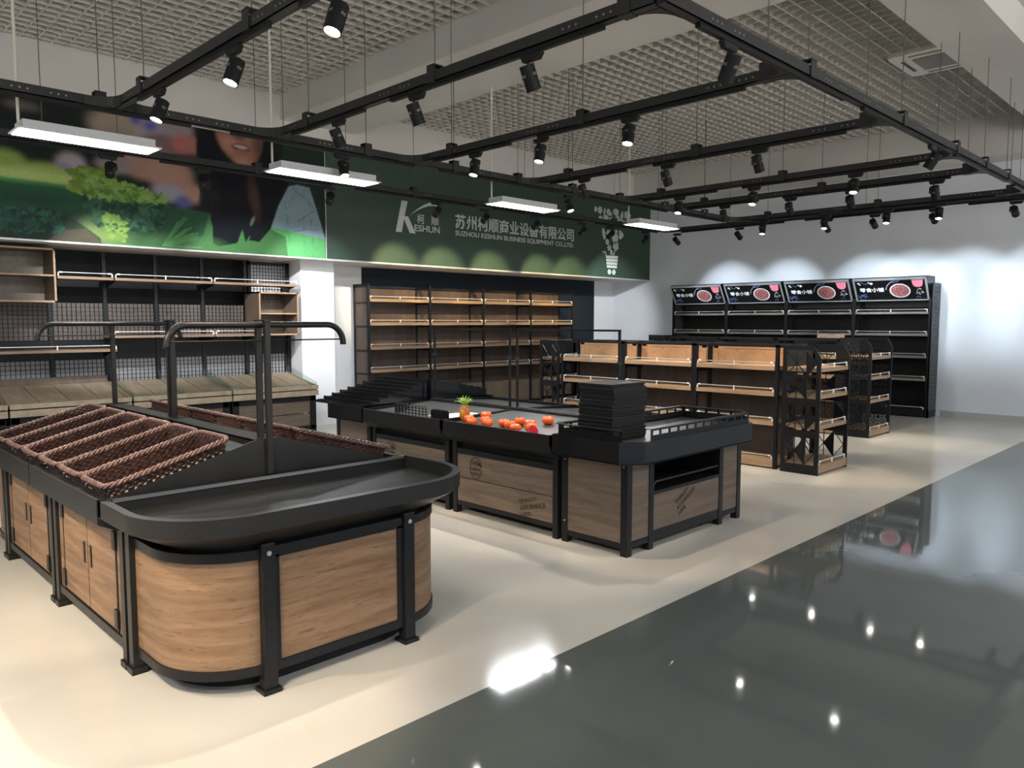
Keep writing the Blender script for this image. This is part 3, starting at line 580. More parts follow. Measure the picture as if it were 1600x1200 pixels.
# ================================================================== FRONT BASKET STAND
XL, XR, XM = 1.15, 2.60, 1.85
def roundrect(x0, x1, y0, y1, r, n=8):
    """front corners rounded, back square; counter-clockwise from back-left"""
    p = [(x0, y1)]+arc(x0+r, y0+r, r, PI, 1.5*PI, n)+arc(x1-r, y0+r, r, 1.5*PI, 2*PI, n)+[(x1, y1)]
    return p
def end_unit(root, T, lettered=False):
    rim_o = roundrect(1.03, 2.72, 2.90, 3.63, .40, 12); rim_i = roundrect(1.065, 2.685, 2.945, 3.60, .365, 12); bas = roundrect(1.17, 2.58, 3.02, 3.63, .36, 12)
    n = len(rim_o)
    m = MB(T)                                                       # rim wall, lip, underside bowl
    P = [(x, y, .815) for x, y in rim_o]+[(x, y, .737) for x, y in rim_o]+[(x, y, .655) for x, y in bas]+[(x, y, .815) for x, y in rim_i]+[(x, y, .755) for x, y in rim_i]
    F = []
    for i in range(n-1):
        F += [(i, i+1, n+i+1, n+i), (n+i, n+i+1, 2*n+i+1, 2*n+i), (i, 3*n+i, 3*n+i+1, i+1), (3*n+i, 4*n+i, 4*n+i+1, 3*n+i+1)]
    m.add(P, F); m.box(1.03, 3.60, .74, 2.72, 3.63, .815)
    e = m.build('tray_rim', 'standmetal', root, smooth=True).modifiers.new('crisp', 'EDGE_SPLIT'); e.split_angle = .45
    MB(T).prism([(x, y, .745) for x, y in rim_i], (0, 0, .01)).build('tray_floor', 'trayblack', root)
    MB(T).box(1.08, 3.594, .802, 2.67, 3.602, .818).build('tray_lip', 'steel', root)
    # base: curved panels, posts, rings
    def wallseg(pts, z0, z1, th, name, mt):
        b = MB(T); k = len(pts)
        b.add([(x, y, z0) for x, y in pts]+[(x, y, z1) for x, y in pts], [(i, i+1, k+i+1, k+i) for i in range(k-1)])
        o = b.build(name, mt, root, smooth=True, recalc=False); s = o.modifiers.new('thickness', 'SOLIDIFY'); s.thickness = th; s.offset = 0
        e = o.modifiers.new('crisp', 'EDGE_SPLIT'); e.split_angle = .7
        return o
    lc = [(1.17, 3.60)]+arc(1.53, 3.38, .36, PI, 1.5*PI, 14)[0:]
    lc = [(1.17, 3.60)]+arc(1.17+.36, 3.02+.36, .36, PI, 1.5*PI, 14)
    rc = arc(2.58-.36, 3.02+.36, .36, 1.5*PI, 2*PI, 14)+[(2.58, 3.60)]
    wallseg(lc[:-1]+[(1.47, 3.021)], .125, .595, .018, 'curved_panel', 'woodstand')
    wallseg([(2.27, 3.023)]+rc[1:], .125, .595, .018, 'curved_panel', 'woodstand')
    MB(T).box(1.555, 3.010, .125, 2.185, 3.028, .590).build('front_panel', 'woodstand', root)
    full = [(1.17, 3.60)]+arc(1.53, 3.38, .36, PI, 1.5*PI, 14)+rc
    for nm, z0, z1 in (('bottom_ring', .085, .127), ('top_ring', .593, .635)): wallseg(full, z0, z1, .034, nm, 'black')
    wallseg([(x+(.09 if x < 1.85 else -.09)*(1 if True else 0), y+.09) for x, y in full], .0, .09, .02, 'recessed_plinth', 'blackmat')
    for x in (1.47, 2.215):
        p = MB(T); p.box(x, 2.985, .02, x+.062, 3.045, .66); p.box(x-.012, 2.972, 0, x+.074, 3.06, .02); p.build('post', 'black', root, bevel=.003)
        MB(T).cyl((x+.031, 2.986, .618), (x+.031, 2.980, .618), .011, n=10).build('bolt', 'bolt', root)
    f = MB(T); f.box(1.535, 3.0, .59, 2.215, 3.035, .64); f.box(1.535, 3.0, .085, 2.215, 3.035, .125); f.box(1.532, 3.0, .125, 1.556, 3.03, .60); f.box(2.184, 3.0, .125, 2.215, 3.03, .60); f.build('panel_frame', 'black', root)
    MB(T).prism([(x, y, .06) for x, y in roundrect(1.21, 2.54, 3.06, 3.58, .33, 10)], (0, 0, .64)).build('carcass', 'blackmat', root)
    for x in (1.135, 2.565):
        p = MB(T); p.box(x, 3.585, .03, x+.05, 3.635, .70); p.box(x-.01, 3.575, 0, x+.06, 3.645, .03); p.build('side_post', 'standmetal', root)
t = thing('display_stand_end', (1.85, 3.3, 0), 'rounded end unit with curved oak panels and dark open tray nearest the camera', 'display stand')
end_unit(t, None)
BASE_LY = 3.64
def door_module(y0, label, hoop, posts):
    """double sided basket table with cabinet doors, y0..y0+1.2"""
    y1 = y0+1.17
    root = thing('basket_table', (XM, (y0+y1)/2, 0), label, 'display stand', 'cabinet modules of the basket stand')
    # sloped decks, ridge, rims
    MB().hexa([(1.06, y0, .745), (1.80, y0, .95), (1.80, y1, .95), (1.06, y1, .745), (1.06, y0, .765), (1.80, y0, .97), (1.80, y1, .97), (1.06, y1, .765)]).build('deck', 'trayblack', root)
    MB().hexa([(2.64, y0, .745), (1.90, y0, .95), (1.90, y1, .95), (2.64, y1, .745), (2.64, y0, .765), (1.90, y0, .97), (1.90, y1, .97), (2.64, y1, .765)]).build('deck', 'trayblack', root)
    MB().box(1.785, y0, .90, 1.80, y1, 1.0).box(1.90, y0, .90, 1.915, y1, 1.0).box(1.785, y0, .985, 1.915, y1, 1.0).build('ridge', 'standmetal', root, bevel=.004)
    for s in (-1, 1):
        X = lambda d: XM+s*d
        MB().prism([(X(.82), y0, .815), (X(.82), y0, .70), (X(.74), y0, .66), (X(.70), y0, .66), (X(.785), y0, .72), (X(.785), y0, .815)], (0, y1-y0, 0)).build('tray_rim', 'standmetal', root)
    tri = MB(); tri.prism([(1.06, y0-.002, .72), (2.64, y0-.002, .72), (2.64, y0-.002, .80), (1.915, y0-.002, 1.0), (1.785, y0-.002, 1.0), (1.06, y0-.002, .80)], (0, .012, 0)); tri.build('end_panel', 'trayblack', root)
    for s in (-1, 1):
        T = (lambda p: (XM+s*(XM-p[0]) if s > 0 else p[0], p[1], p[2]))
        f = MB(T); f.box(1.135, y0+.02, .03, 1.185, y0+.07, .70); f.box(1.125, y0+.01, 0, 1.195, y0+.08, .03); f.box(1.135, y1-.055, .03, 1.185, y1-.005, .70); f.box(1.125, y1-.065, 0, 1.195, y1+.003, .03)
        f.box(1.14, y0+.05, .635, 1.18, y1-.04, .675); f.box(1.14, y0+.05, .085, 1.18, y1-.04, .125); f.build('frame', 'standmetal', root)
        a, b = y0+.07, y1-.055
        MB(T).box(1.152, a, .125, 1.170, a+.085, .635).build('side_filler', 'woodstand', root); MB(T).box(1.152, b-.085, .125, 1.170, b, .635).build('side_filler', 'woodstand', root)
        mid = (a+b)/2
        MB(T).box(1.146, a+.085, .122, 1.175, a+.10, .638).box(1.146, b-.10, .122, 1.175, b-.085, .638).box(1.146, a+.085, .625, 1.175, b-.085, .640).build('door_frame', 'standmetal', root)
        for (d0, d1, hs) in ((a+.10, mid-.004, -1), (mid+.004, b-.10, 1)):
            d = MB(T).box(1.147, d0+.003, .135, 1.165, d1-.003, .622).build('door', 'woodstand', root)
            yh = d1-.05 if hs < 0 else d0+.05; yg = d0-.005 if hs < 0 else d1+.005
            MB(T).box(1.142, yh-.013, .36, 1.148, yh+.013, .47).build('handle', 'black', d); MB(T).box(1.1405, yh-.006, .375, 1.143, yh+.006, .455).build('handle_recess', 'wickerrim', d)
            for zz in (.15, .53): MB(T).box(1.138, yg-.022, zz, 1.150, yg+.020, zz+.09).build('hinge', 'black', d)
    MB().box(1.19, y0+.03, .10, 2.51, y1-.02, .66).build('carcass', 'blackmat', root)
    for yp, zb in posts:
        p = MB().box(XM-.015, yp-.0135, zb, XM+.015, yp+.0135, 1.60).box(XM-.018, yp-.016, 1.598, XM+.018, yp+.016, 1.612).build('hoop_post', 'standmetal', root, bevel=.003)
    if hoop:
        r = .10; z = 1.585; yh = hoop
        pts = [(XM-.48, yh, 1.475), (XM-.48, yh, z-r)]+[(XM-.48+r-r*math.cos(q), yh, z-r+r*math.sin(q)) for q in [PI/2*i/8 for i in range(1, 9)]]
        pts = pts+[(2*XM-x, yy, zz) for x, yy, zz in pts[::-1]]
        MB().tube(pts, .0165, 12).build('hoop_bar', 'standmetal', root, smooth=True)
        MB().cyl((XM-.47, yh, 1.505), (XM+.47, yh, 1.505), .0045, n=6).build('hoop_wire', 'standmetal', root)
    return root
door_module(3.65, 'basket table module with oak doors, nearest the rounded end unit', 3.69, ((3.6385, .82), (3.735, .98)))
door_module(4.835, 'second basket table module with oak doors, behind the first one', 5.985, ((4.885, .98), (4.945, .98), (6.005, .98)))
fe = thing('display_stand_end', (1.85, 6.3, 0), 'rounded far end unit of the basket stand, cut by the left edge', 'display stand')
end_unit(fe, lambda p: (p[0], 9.66-p[1], p[2]))

# ------------------------------------------------------------------ wicker baskets
def rr_path(L, W, r, n, step):
    c = [(L/2-r, W/2-r, 0), (-L/2+r, W/2-r, PI/2), (-L/2+r, -W/2+r, PI), (L/2-r, -W/2+r, 1.5*PI)]
    pts = []
    for i, (cx, cy, a) in enumerate(c): pts += [(cx+r*math.cos(a+PI/2*k/n), cy+r*math.sin(a+PI/2*k/n)) for k in range(n+1)]
    P = [Vector((x, y, 0)) for x, y in pts]; tot = sum((P[(i+1) % len(P)]-P[i]).length for i in range(len(P)))
    N = int(round(tot/step/2))*2; out = []; i = 0; acc = 0.0; seg = (P[1]-P[0]).length
    for k in range(N):
        d = tot*k/N
        while acc+seg < d: acc += seg; i += 1; seg = (P[(i+1) % len(P)]-P[i % len(P)]).length
        a, b = P[i % len(P)], P[(i+1) % len(P)]; t = (d-acc)/seg if seg else 0; q = a+(b-a)*t; tg = (b-a).normalized(); out.append((q, Vector((tg.y, -tg.x, 0))))
    return out
def make_basket(name):
    BL, BW, BH = .60, .365, .092
    root = thing(name, (0, 0, 0), 'basket', 'basket', 'brown wicker baskets on the stand')
    wv = MB(); rows = 7
    base = rr_path(BL-.02, BW-.02, .05, 6, .021)
    for k in range(rows):
        z = .008+k*(BH-.018)/(rows-1); ins = .022*(1-z/BH)
        wv.tube([q-nn*ins+nn*(.0055*(1 if (i+k) % 2 else -1))+Vector((0, 0, z)) for i, (q, nn) in enumerate(base)], .0060, 5, True)
    wv.build('woven_side', 'wicker', root)
    st = MB()
    for i, (q, nn) in enumerate(base):
        if i % 2 == 0: st.tube([q-nn*.022+Vector((0, 0, .002)), q+Vector((0, 0, BH))], .0028, 4)
    st.build('stakes', 'wicker', root)
    bt = MB()
    for k in range(14):
        y = -BW/2+.04+k*(BW-.08)/13
        bt.tube([(-BL/2+.035+j*(BL-.07)/36, y, .006+.003*(1 if (j+k) % 2 else -1)) for j in range(37)], .0085, 4)
    bt.build('woven_bottom', 'wicker', root)
    rm = MB(); rp = rr_path(BL, BW, .055, 6, .007)
    for s in range(3):
        rm.tube([q+nn*(.0085*math.cos(i*.55+s*2*PI/3))+Vector((0, 0, BH+.0075*math.sin(i*.55+s*2*PI/3))) for i, (q, nn) in enumerate(rp)], .0068, 5, True)
    rm.build('braided_rim', 'wickerrim', root, smooth=True)
    return root
bk = make_basket('wicker_basket'); first = True
slope = math.atan2(.205, .74)
LEFTN = ['nearest the camera, beside the black end panel', 'second from the camera', 'third from the camera', 'fourth from the camera', 'fifth from the camera', 'sixth and farthest from the camera']
def place_basket(x, y, s, label):
    global first
    o = bk if first else copy_tree(bk); first = False
    zz = .765+(.74-abs(x-XM)+.05)*math.tan(slope)
    o.location = (x, y, zz-.004); o.rotation_euler = (0, s*slope, 0); o['label'] = label
for i in range(6): place_basket(1.385, 3.845+.375*i, -1, 'brown wicker basket on the near slope, '+LEFTN[i])
for i in range(6): place_basket(2.315, 3.845+.375*i, 1, 'dark wicker basket on the far slope behind the ridge, '+LEFTN[i].replace(', beside the black end panel', ''))

# ================================================================== BLACK ISLAND WITH FRUIT
IX0, IX1 = 4.02, 5.72
def farm_print(parent, x, yc, zc, s):
    u, v = (0, -1, 0), (0, 0, 1); rr = MB(); n = 30
    for a0, a1 in ((.15, 1.35), (1.45, 3.0), (3.1, 4.55), (4.85, 6.2)):
        pts = [(x-.001, yc-s*math.cos(a)*.80, zc+s*math.sin(a)) for a in [a0+(a1-a0)*k/10 for k in range(11)]]
        rr.tube(pts, .0045, 4)
    rr.prism([(x-.0005, yc-.012, zc-s*.97), (x-.0005, yc+.012, zc-s*.97), (x-.0005, yc, zc-s*1.12)], (-.002, 0, 0))
    rr.build('round_print', 'print', parent)
    for b, w_, z0, h in (('FARM', .125, .02, .045), ('GARDEN', .115, -.022, .028), ('FRESH', .10, -.062, .026)):
        text_mesh(b, w_, h, (x-.0005, yc+w_/2, zc+z0), u, v, 'print_word', 'print', parent, .008, .002)
def quality_print(parent, org, u, ang, s=1.0):
    u = Vector(u); z = Vector((0, 0, 1)); uu = u*math.cos(ang)+z*math.sin(ang); vv = z*math.cos(ang)-u*math.sin(ang); o = Vector(org)
    for i, (b, w_) in enumerate((('QUALITY', .195), ('ASSURANCE', .27), ('100%', .105))):
        text_mesh(b, w_*s, .034*s, o-vv*(.052*s*i), uu, vv, 'print_word', 'print', parent, .006, .002)
def island_middle(y0, y1, label, pattern):
    root = thing('produce_table', ((IX0+IX1)/2, (y0+y1)/2, 0), label, 'display table', 'middle units of the black produce island')
    lg = .05
    for x in (4.12, 5.57):
        for y in (y0+.02, y1-.07): MB().box(x, y, 0, x+lg, y+lg, .68).build('leg', 'black', root)
    for q in ((4.125, .07, 4.16, .105), (4.125, .505, 4.16, .55), (5.58, .07, 5.615, .105)): MB().box(q[0], y0+.05, q[1], q[2], y1-.05, q[3]).build('frame_rail', 'black', root)
    for z0, z1, k in ((.108, .305, 0), (.311, .505, 1)):
        p = MB().box(4.128, y0+.072, z0, 4.146, y1-.072, z1).build('front_panel', 'woodisland', root)
        if pattern and k == 1: farm_print(p, 4.128, y1-.30, .405, .088)
        if pattern and k == 0: quality_print(p, (4.127, y0+.42, .20), (0, -1, 0), math.radians(14))
    MB().box(5.60, y0+.072, .108, 5.615, y1-.072, .505).build('rear_panel', 'woodisland', root)
    MB().box(4.17, y0+.02, .11, 5.55, y1-.02, .60).build('carcass', 'blackmat', root)
    # trays: outer lips, sloping floors, ridge
    for s in (-1, 1):
        X = lambda d: 4.87+s*d
        MB().prism([(X(.85), y0, .785), (X(.85), y0, .67), (X(.74), y0, .60), (X(.70), y0, .60), (X(.825), y0, .69), (X(.825), y0, .785)], (0, y1-y0, 0)).build('tray_front', 'black', root)
        for q in (y0, y1-.014): MB().box(min(X(.85), X(.03)), q, .70, max(X(.85), X(.03)), q+.014, .785).hexa([(X(.85), q, .785), (X(.03), q, .785), (X(.03), q+.014, .785), (X(.85), q+.014, .785), (X(.85), q, .787), (X(.03), q, .812), (X(.03), q+.014, .812), (X(.85), q+.014, .787)]).build('tray_side', 'black', root)
        MB().hexa([(X(.83), y0+.014, .742), (X(.04), y0+.014, .790), (X(.04), y1-.014, .790), (X(.83), y1-.014, .742), (X(.83), y0+.014, .755), (X(.04), y0+.014, .803), (X(.04), y1-.014, .803), (X(.83), y1-.014, .755)]).build('tray_floor', 'traylam', root)
    MB().box(4.835, y0, .72, 4.905, y1, .825).box(4.845, y0+.04, .825, 4.895, y1-.04, .833).build('ridge', 'black', root, bevel=.004)
    # overhead hanging frame on the ridge
    ya, yb = y0+.04, y1-.04
    for y in (ya, yb):
        p = MB().box(4.862, y-.009, .81, 4.878, y+.009, 1.535).build('overhead_post', 'black', root)
        MB().box(4.857, y-.014, 1.262, 4.883, y+.014, 1.282).build('joint_collar', 'rail', p)
    MB().box(4.862, ya-.010, 1.522, 4.878, yb+.010, 1.538).build('overhead_bar', 'black', root)
    return root
m1 = island_middle(3.66, 4.885, 'black produce table holding the orange pumpkins, brown panels printed FARM GARDEN FRESH', True)
m2 = island_middle(4.90, 6.06, 'black produce table with fence dividers, between the pumpkins and the stepped risers', True)
def corner_unit(y0, y1, label, T=None, store=True):
    T = T or (lambda p: p)
    root = thing('produce_table_end', T((4.87, (y0+y1)/2, 0)), label, 'display table', 'end units of the black produce island')
    c = .12
    def plan(x0, x1, a, b, c): return [(x0, b), (x0, a+c), (x0+c, a), (x1-c, a), (x1, a+c), (x1, b)]
    po, pi = plan(IX0, IX1, y0, y1, c), plan(IX0+.03, IX1-.03, y0+.03, y1, c)
    n = len(po); m = MB(T)
    m.add([(x, y, .80) for x, y in po]+[(x, y, .655) for x, y in po]+[(x, y, .80) for x, y in pi]+[(x, y, .775) for x, y in pi], sum([[(i, (i+1) % n, n+(i+1) % n, n+i), (i, (i+1) % n, 2*n+(i+1) % n, 2*n+i), (2*n+i, 2*n+(i+1) % n, 3*n+(i+1) % n, 3*n+i)] for i in range(n)], []))
    m.build('tray_rim', 'blackgloss', root)
    MB(T).prism([(x, y, .765) for x, y in pi], (0, 0, .012)).build('tray_floor', 'traylam', root)
    MB(T).prism([(x, y, .650) for x, y in po], (0, 0, .01)).build('tray_underside', 'black', root)
    ym = y0+.12
    for x, y in ((4.12, ym), (4.375, ym), (5.32, ym), (5.60, ym), (4.12, y1-.06), (5.60, y1-.06)):
        MB(T).box(x, y, 0, x+.055, y+.055, .655).build('leg', 'black', root)
    MB(T).box(4.125, ym+.06, .09, 4.143, y1-.06, .64).build('side_panel', 'woodisland', root); MB(T).box(5.627, ym+.06, .09, 5.645, y1-.06, .64).build('side_panel', 'woodisland', root)
    MB(T).box(4.175, ym+.006, .10, 4.375, ym+.022, .645).build('narrow_panel', 'woodisland', root); MB(T).box(5.375, ym+.006, .10, 5.60, ym+.022, .645).build('narrow_panel', 'woodisland', root)
    pn = MB(T).box(4.43, ym+.006, .13, 5.32, ym+.022, .385).build('lower_panel', 'woodisland', root)
    if store: quality_print(pn, (4.72, ym+.005, .265), (1, 0, 0), math.radians(27), .95)
    for q in ((4.15, ym+.005, .055, 5.62, ym+.04, .095), (4.125, ym+.05, .05, 4.155, y1-.05, .09), (5.615, ym+.05, .05, 5.645, y1-.05, .09), (4.43, ym+.005, .095, 5.32, ym+.04, .13)): MB(T).box(*q).build('frame_rail', 'black', root)
    MB(T).box(4.43, ym+.003, .385, 5.32, ym+.03, .41).box(4.43, ym+.02, .39, 5.32, y1-.05, .405).build('storage_shelf', 'black', root)
    MB(T).tube([(4.44, ym+.012, .41)]+[(4.48-.04*math.cos(q), ym+.012, .455+.04*math.sin(q)-.02) for q in [PI/2*i/5 for i in range(6)]]+[(5.31, ym+.012, .475)], .008, 6).build('shelf_lip', 'black', root)
    MB(T).box(4.40, y1-.06, .06, 5.34, y1-.04, .65).box(4.40, ym+.03, .06, 4.42, y1-.04, .65).box(5.33, ym+.03, .06, 5.35, y1-.04, .65).box(4.43, ym+.03, .10, 5.32, y1-.05, .125).build('carcass', 'blackmat', root)
    for y, z in ((y1-.035, .61), (y1-.035, .16), (ym+.03, .62)): MB(T).cyl((4.121, y, z), (4.114, y, z), .006, n=8).build('bolt', 'bolt', root)
    MB(T).cyl((5.20, ym+.10, .028), (5.22, ym+.10, .028), .027, n=12).build('caster', 'blackmat', root)
    return root
cu = corner_unit(2.93, 3.645, 'black corner table holding the stack of black plates, brown panel printed QUALITY ASSURANCE 100%')
def slotted(parent, p, q, T=None, z0=.79, h=.085):
    """pressed angle strip with a row of long holes"""
    T = T or (lambda p: p)
    p, q = Vector(p), Vector(q); L = (q-p).length; d = (q-p)/L; b = MB(T); w_ = .004; nn = Vector((-d.y, d.x, 0))
    def slab(a0, a1, z_0, z_1): b.bar(p+d*a0+Vector((0, 0, (z_0+z_1)/2)), p+d*a1+Vector((0, 0, (z_0+z_1)/2)), w_, z_1-z_0)
    slab(0, L, z0, z0+h*.52); slab(0, L, z0+h*.86, z0+h); k = max(1, int(L/.105)); pit = L/k
    for i in range(k+1):
        a = min(max(i*pit, .012), L-.012); slab(a-.012, a+.012, z0+h*.52, z0+h*.86)
    b.bar(p+nn*.02+Vector((0, 0, z0+h)), q+nn*.02+Vector((0, 0, z0+h)), .04, .004)
    return b.build('slotted_rail', 'black', parent)
slotted(cu, (4.07, 3.06, 0), (4.07, 3.63, 0)); slotted(cu, (4.26, 2.965, 0), (5.60, 2.965, 0)); slotted(cu, (5.60, 2.965, 0), (5.685, 3.05, 0)); slotted(cu, (5.685, 3.05, 0), (5.685, 3.63, 0)); slotted(cu, (4.95, 3.62, 0), (5.68, 3.62, 0)); slotted(cu, (4.09, 3.62, 0), (4.30, 3.62, 0))
fu = corner_unit(2.93, 3.645, 'black end table at the far left of the produce island, under the stepped risers', lambda p: (p[0], 9.72-p[1], p[2]), False)
# stack of black plates
for i in range(14):
    dx, dy = random.uniform(-.010, .010), random.uniform(-.010, .010); z = .779+.0282*i; x, y = 4.315+dx, 3.335+dy
    ex = .005*(i % 3)
    t = thing('black_tray', (x, y, z), 'square black plastic tray, number %s from the bottom of the stack on the corner table' % ('one two three four five six seven eight nine ten eleven twelve thirteen fourteen'.split()[i]), 'tray', 'stacked black plastic trays')
    b = MB().box(x-.186, y-.150, z, x+.186, y+.150, z+.0265); b.box(x-.190-ex*.3, y-.154, z+.017, x+.190+ex*.3, y+.154, z+.0275)
    b.build('tray_body', 'blackmat' if i % 4 else 'black', t, bevel=.002)
# stepped black risers on the far end table and beyond the ridge
def riser(x0, x1, z0, z1, y0, y1, n, label):
    root = thing('stepped_riser', ((x0+x1)/2, (y0+y1)/2, min(z0, z1)), label, 'riser', 'stepped black risers')
    b = MB(); e = MB(); k = MB()
    for i in range(n):
        a, c = x0+(x1-x0)*i/n, x0+(x1-x0)*(i+1)/n; za, zb = z0+(z1-z0)*i/n, z0+(z1-z0)*(i+1)/n
        lo, hi = min(a, c), max(a, c)
        b.hexa([(lo, y0, .778), (hi, y0, .778), (hi, y1, .778), (lo, y1, .778), (lo, y0, (za if a < c else zb)+.004), (hi, y0, (za if a < c else zb)+.004), (hi, y1, (za if a < c else zb)+.004), (lo, y1, (za if a < c else zb)+.004)])
        xr = c; b.box(xr-.005, y0, za if a < c else zb, xr+.005, y1, max(za, zb)+.014)
        for j in range(18):
            y = y0+(y1-y0)*(j+.5)/18; k.box(min(a, c)+.01, y-.004, za+.004, max(a, c)-.01, y+.004, za+.010)
    b.build('steps', 'blackgloss', root); k.build('ribs', 'black', root)
    return root
riser(4.07, 4.84, .80, 1.0, 6.12, 6.98, 8, 'black stepped riser climbing from the left edge of the far island table')
riser(5.67, 4.90, .86, 1.0, 6.12, 6.98, 8, 'black stepped riser on the rear half of the far island table')
# fence dividers and the folded bundle
def fence(p, q, h, label, ang=0):
    p, q = Vector(p), Vector(q); L = (q-p).length; d = (q-p)/L
    root = thing('fence_divider', p, label, 'divider', 'black fence dividers')
    b = MB(); n = 9; pit = L/n
    for i in range(n+1): b.bar(p+d*(i*pit), p+d*(i*pit)+Vector((0, 0, h-.025)), .006)
    for k in range(4): b.bar(p+Vector((0, 0, .006+k*(h-.03)/3)), q+Vector((0, 0, .006+k*(h-.03)/3)), .006)
    for i in range(n):
        c = p+d*((i+.5)*pit); b.tube([c+d*(pit/2*math.cos(a))+Vector((0, 0, h-.025+.025*math.sin(a))) for a in [PI*j/8 for j in range(9)]], .0035, 5)
    b.build('fence_grid', 'blackmat', root); return root
fence((4.12, 5.66, .760), (4.12, 5.22, .760), .105, 'black fence divider with round tops standing at the front of the table')
fence((4.42, 5.86, .779), (4.14, 5.70, .762), .10, 'black fence divider turned sideways, left of the upright one')
t = thing('divider_bundle', (4.13, 4.97, 0.759), 'folded bundle of black dividers right of the fence divider', 'divider')
for k in range(5):
    y = 5.02-.012*k; b = MB(); x0, x1 = 4.06+.005*k, 4.24
    b.prism([(x0, 5.08-.01*k, 0.759), (x0+.03, 4.95-.012*k, 0.759), (x0+.03, 4.95-.012*k, 0.840), (x0+.025, 4.97-.012*k, 0.855), (x0+.004, 5.06-.01*k, 0.860), (x0, 5.08-.01*k, 0.845)], (.004, 0, 0))
    for j in range(7):
        yy = 5.07-.018*j-.01*k; b.box(x0+.003*j-.004, yy, 0.761, x0+.003*j+.002, yy+.007, 0.850)
    b.build('folded_divider', 'blackmat', t)
t = thing('foam_mat', (4.35, 5.05, .762), 'pale perforated foam mat lying in the tray behind the folded dividers', 'mat')
MB().hexa([(4.20, 4.93, .7655), (4.52, 4.93, .785), (4.52, 5.12, .785), (4.20, 5.30, .7655), (4.20, 4.93, .7715), (4.52, 4.93, .791), (4.52, 5.12, .791), (4.20, 5.30, .7715)]).build('mat_sheet', 'foam', t)
# ------------------------------------------------------------------ fruit
def tray_z(x): return .755+(x-4.04)/.79*.048
def make_pumpkin():
    root = thing('mini_pumpkin', (0, 0, 0), 'p', 'pumpkin', 'small orange pumpkins on the black tray')
    def f(u, v):
        a = 2*PI*u; ph = PI*v; rib = 1+.07*abs(math.cos(5*a))**.7-.05
        r = .046*rib*math.sin(ph)**.75 if 0 < v < 1 else 0.0; z = .033+.034*math.cos(ph)*(1-.42*math.exp(-(r/.018)**2))
        return (r*math.cos(a), r*math.sin(a), z)
    MB().surf(f, 50, 14, True).build('rind', 'orange', root, smooth=True)
    MB().tube([(0, 0, .046), (.002, 0, .058), (.006, .002, .067)], [.006, .004, .005], 7).build('stem', 'stem', root)
    return root
pk = make_pumpkin(); used = False
PK = [((4.19, 4.735), 'touching the pineapple'), ((4.10, 4.60), 'at the front edge just right of the pineapple'), ((4.37, 4.72), 'farthest back of the left heap'), ((4.215, 4.56), 'in the middle of the left heap'), ((4.125, 4.44), 'at the right front of the left heap'),
      ((4.20, 4.33), 'alone between the two heaps'), ((4.32, 4.27), 'at the back of the middle heap'), ((4.155, 4.215), 'at the left front of the middle heap'), ((4.10, 4.10), 'at the right front of the middle heap'),
      ((4.28, 4.11), 'behind the pink melon slice and another pumpkin'), ((4.165, 3.99), 'just behind the pink melon slice'), ((4.46, 4.09), 'standing alone at the far right with a shadow')]
for (x, y), wh in PK:
    o = pk if not used else copy_tree(pk); used = True
    s = random.uniform(.95, 1.06); o.location = (x, y, tray_z(x)+.001); o.rotation_euler = (0, 0, random.uniform(0, 6)); o.scale = (s, s, s); o['label'] = 'small orange ribbed pumpkin '+wh
t = thing('melon_half', (4.06, 3.885, .756), 'cut pink melon piece lying at the front right corner of the tray', 'melon')
def mel(u, v): a = 2*PI*u; ph = PI/2*v; return (4.075-.002+.022*math.cos(ph), 3.885+.052*math.sin(ph)*math.cos(a), .793+.042*math.sin(ph)*math.sin(a))
MB().surf(mel, 24, 8, True).build('rind', 'rind', t, smooth=True)
MB().prism([(4.070, 3.885+.046*math.cos(2*PI*i/24), .793+.037*math.sin(2*PI*i/24)) for i in range(24)], (.004, 0, 0)).build('pink_flesh', 'red', t)
t = thing('pineapple', (4.22, 4.825, .755), 'pineapple with green crown standing left of the orange pumpkins', 'pineapple')
def pa(u, v):
    a = 2*PI*u; z = .135*v; r = .044*math.sin(PI*(.12+.76*v))**.6*(1+.05*abs(math.sin(8*PI*u+10*PI*v))*abs(math.sin(8*PI*u-10*PI*v))+.03)
    return (4.22+r*math.cos(a), 4.825+r*math.sin(a), tray_z(4.22)+.001+z)
b = MB().surf(pa, 48, 30, True); b.face([pa(i/48, 0) for i in range(48)]); b.face([pa(i/48, 1) for i in range(48)]); b.build('skin', 'pine', t, smooth=True)
b = MB()
for k in range(34):
    a = k*2.4; lean = .15+.75*(1-k/34.); L = .075+.02*(k % 3)/2; w_ = .008; z0 = .893; pts = []
    for j in range(6):
        s = j/5; rr = .010+L*math.sin(lean)*s+.012*s*s*lean; zz = z0+L*math.cos(lean*s*1.3)*s; ww = w_*(1-s**2)+.0006
        cx, cy = 4.22+rr*math.cos(a), 4.825+rr*math.sin(a); pts.append(((cx-ww*math.sin(a), cy+ww*math.cos(a), zz), (cx+ww*math.sin(a), cy-ww*math.cos(a), zz), (cx-.003*math.cos(a)*(1-s), cy-.003*math.sin(a)*(1-s), zz-.003)))
    for j in range(5):
        p, q = pts[j], pts[j+1]; b.add([*p, *q], [(0, 1, 4, 3), (1, 2, 5, 4), (2, 0, 3, 5)])
b.build('crown', 'leaf', t)

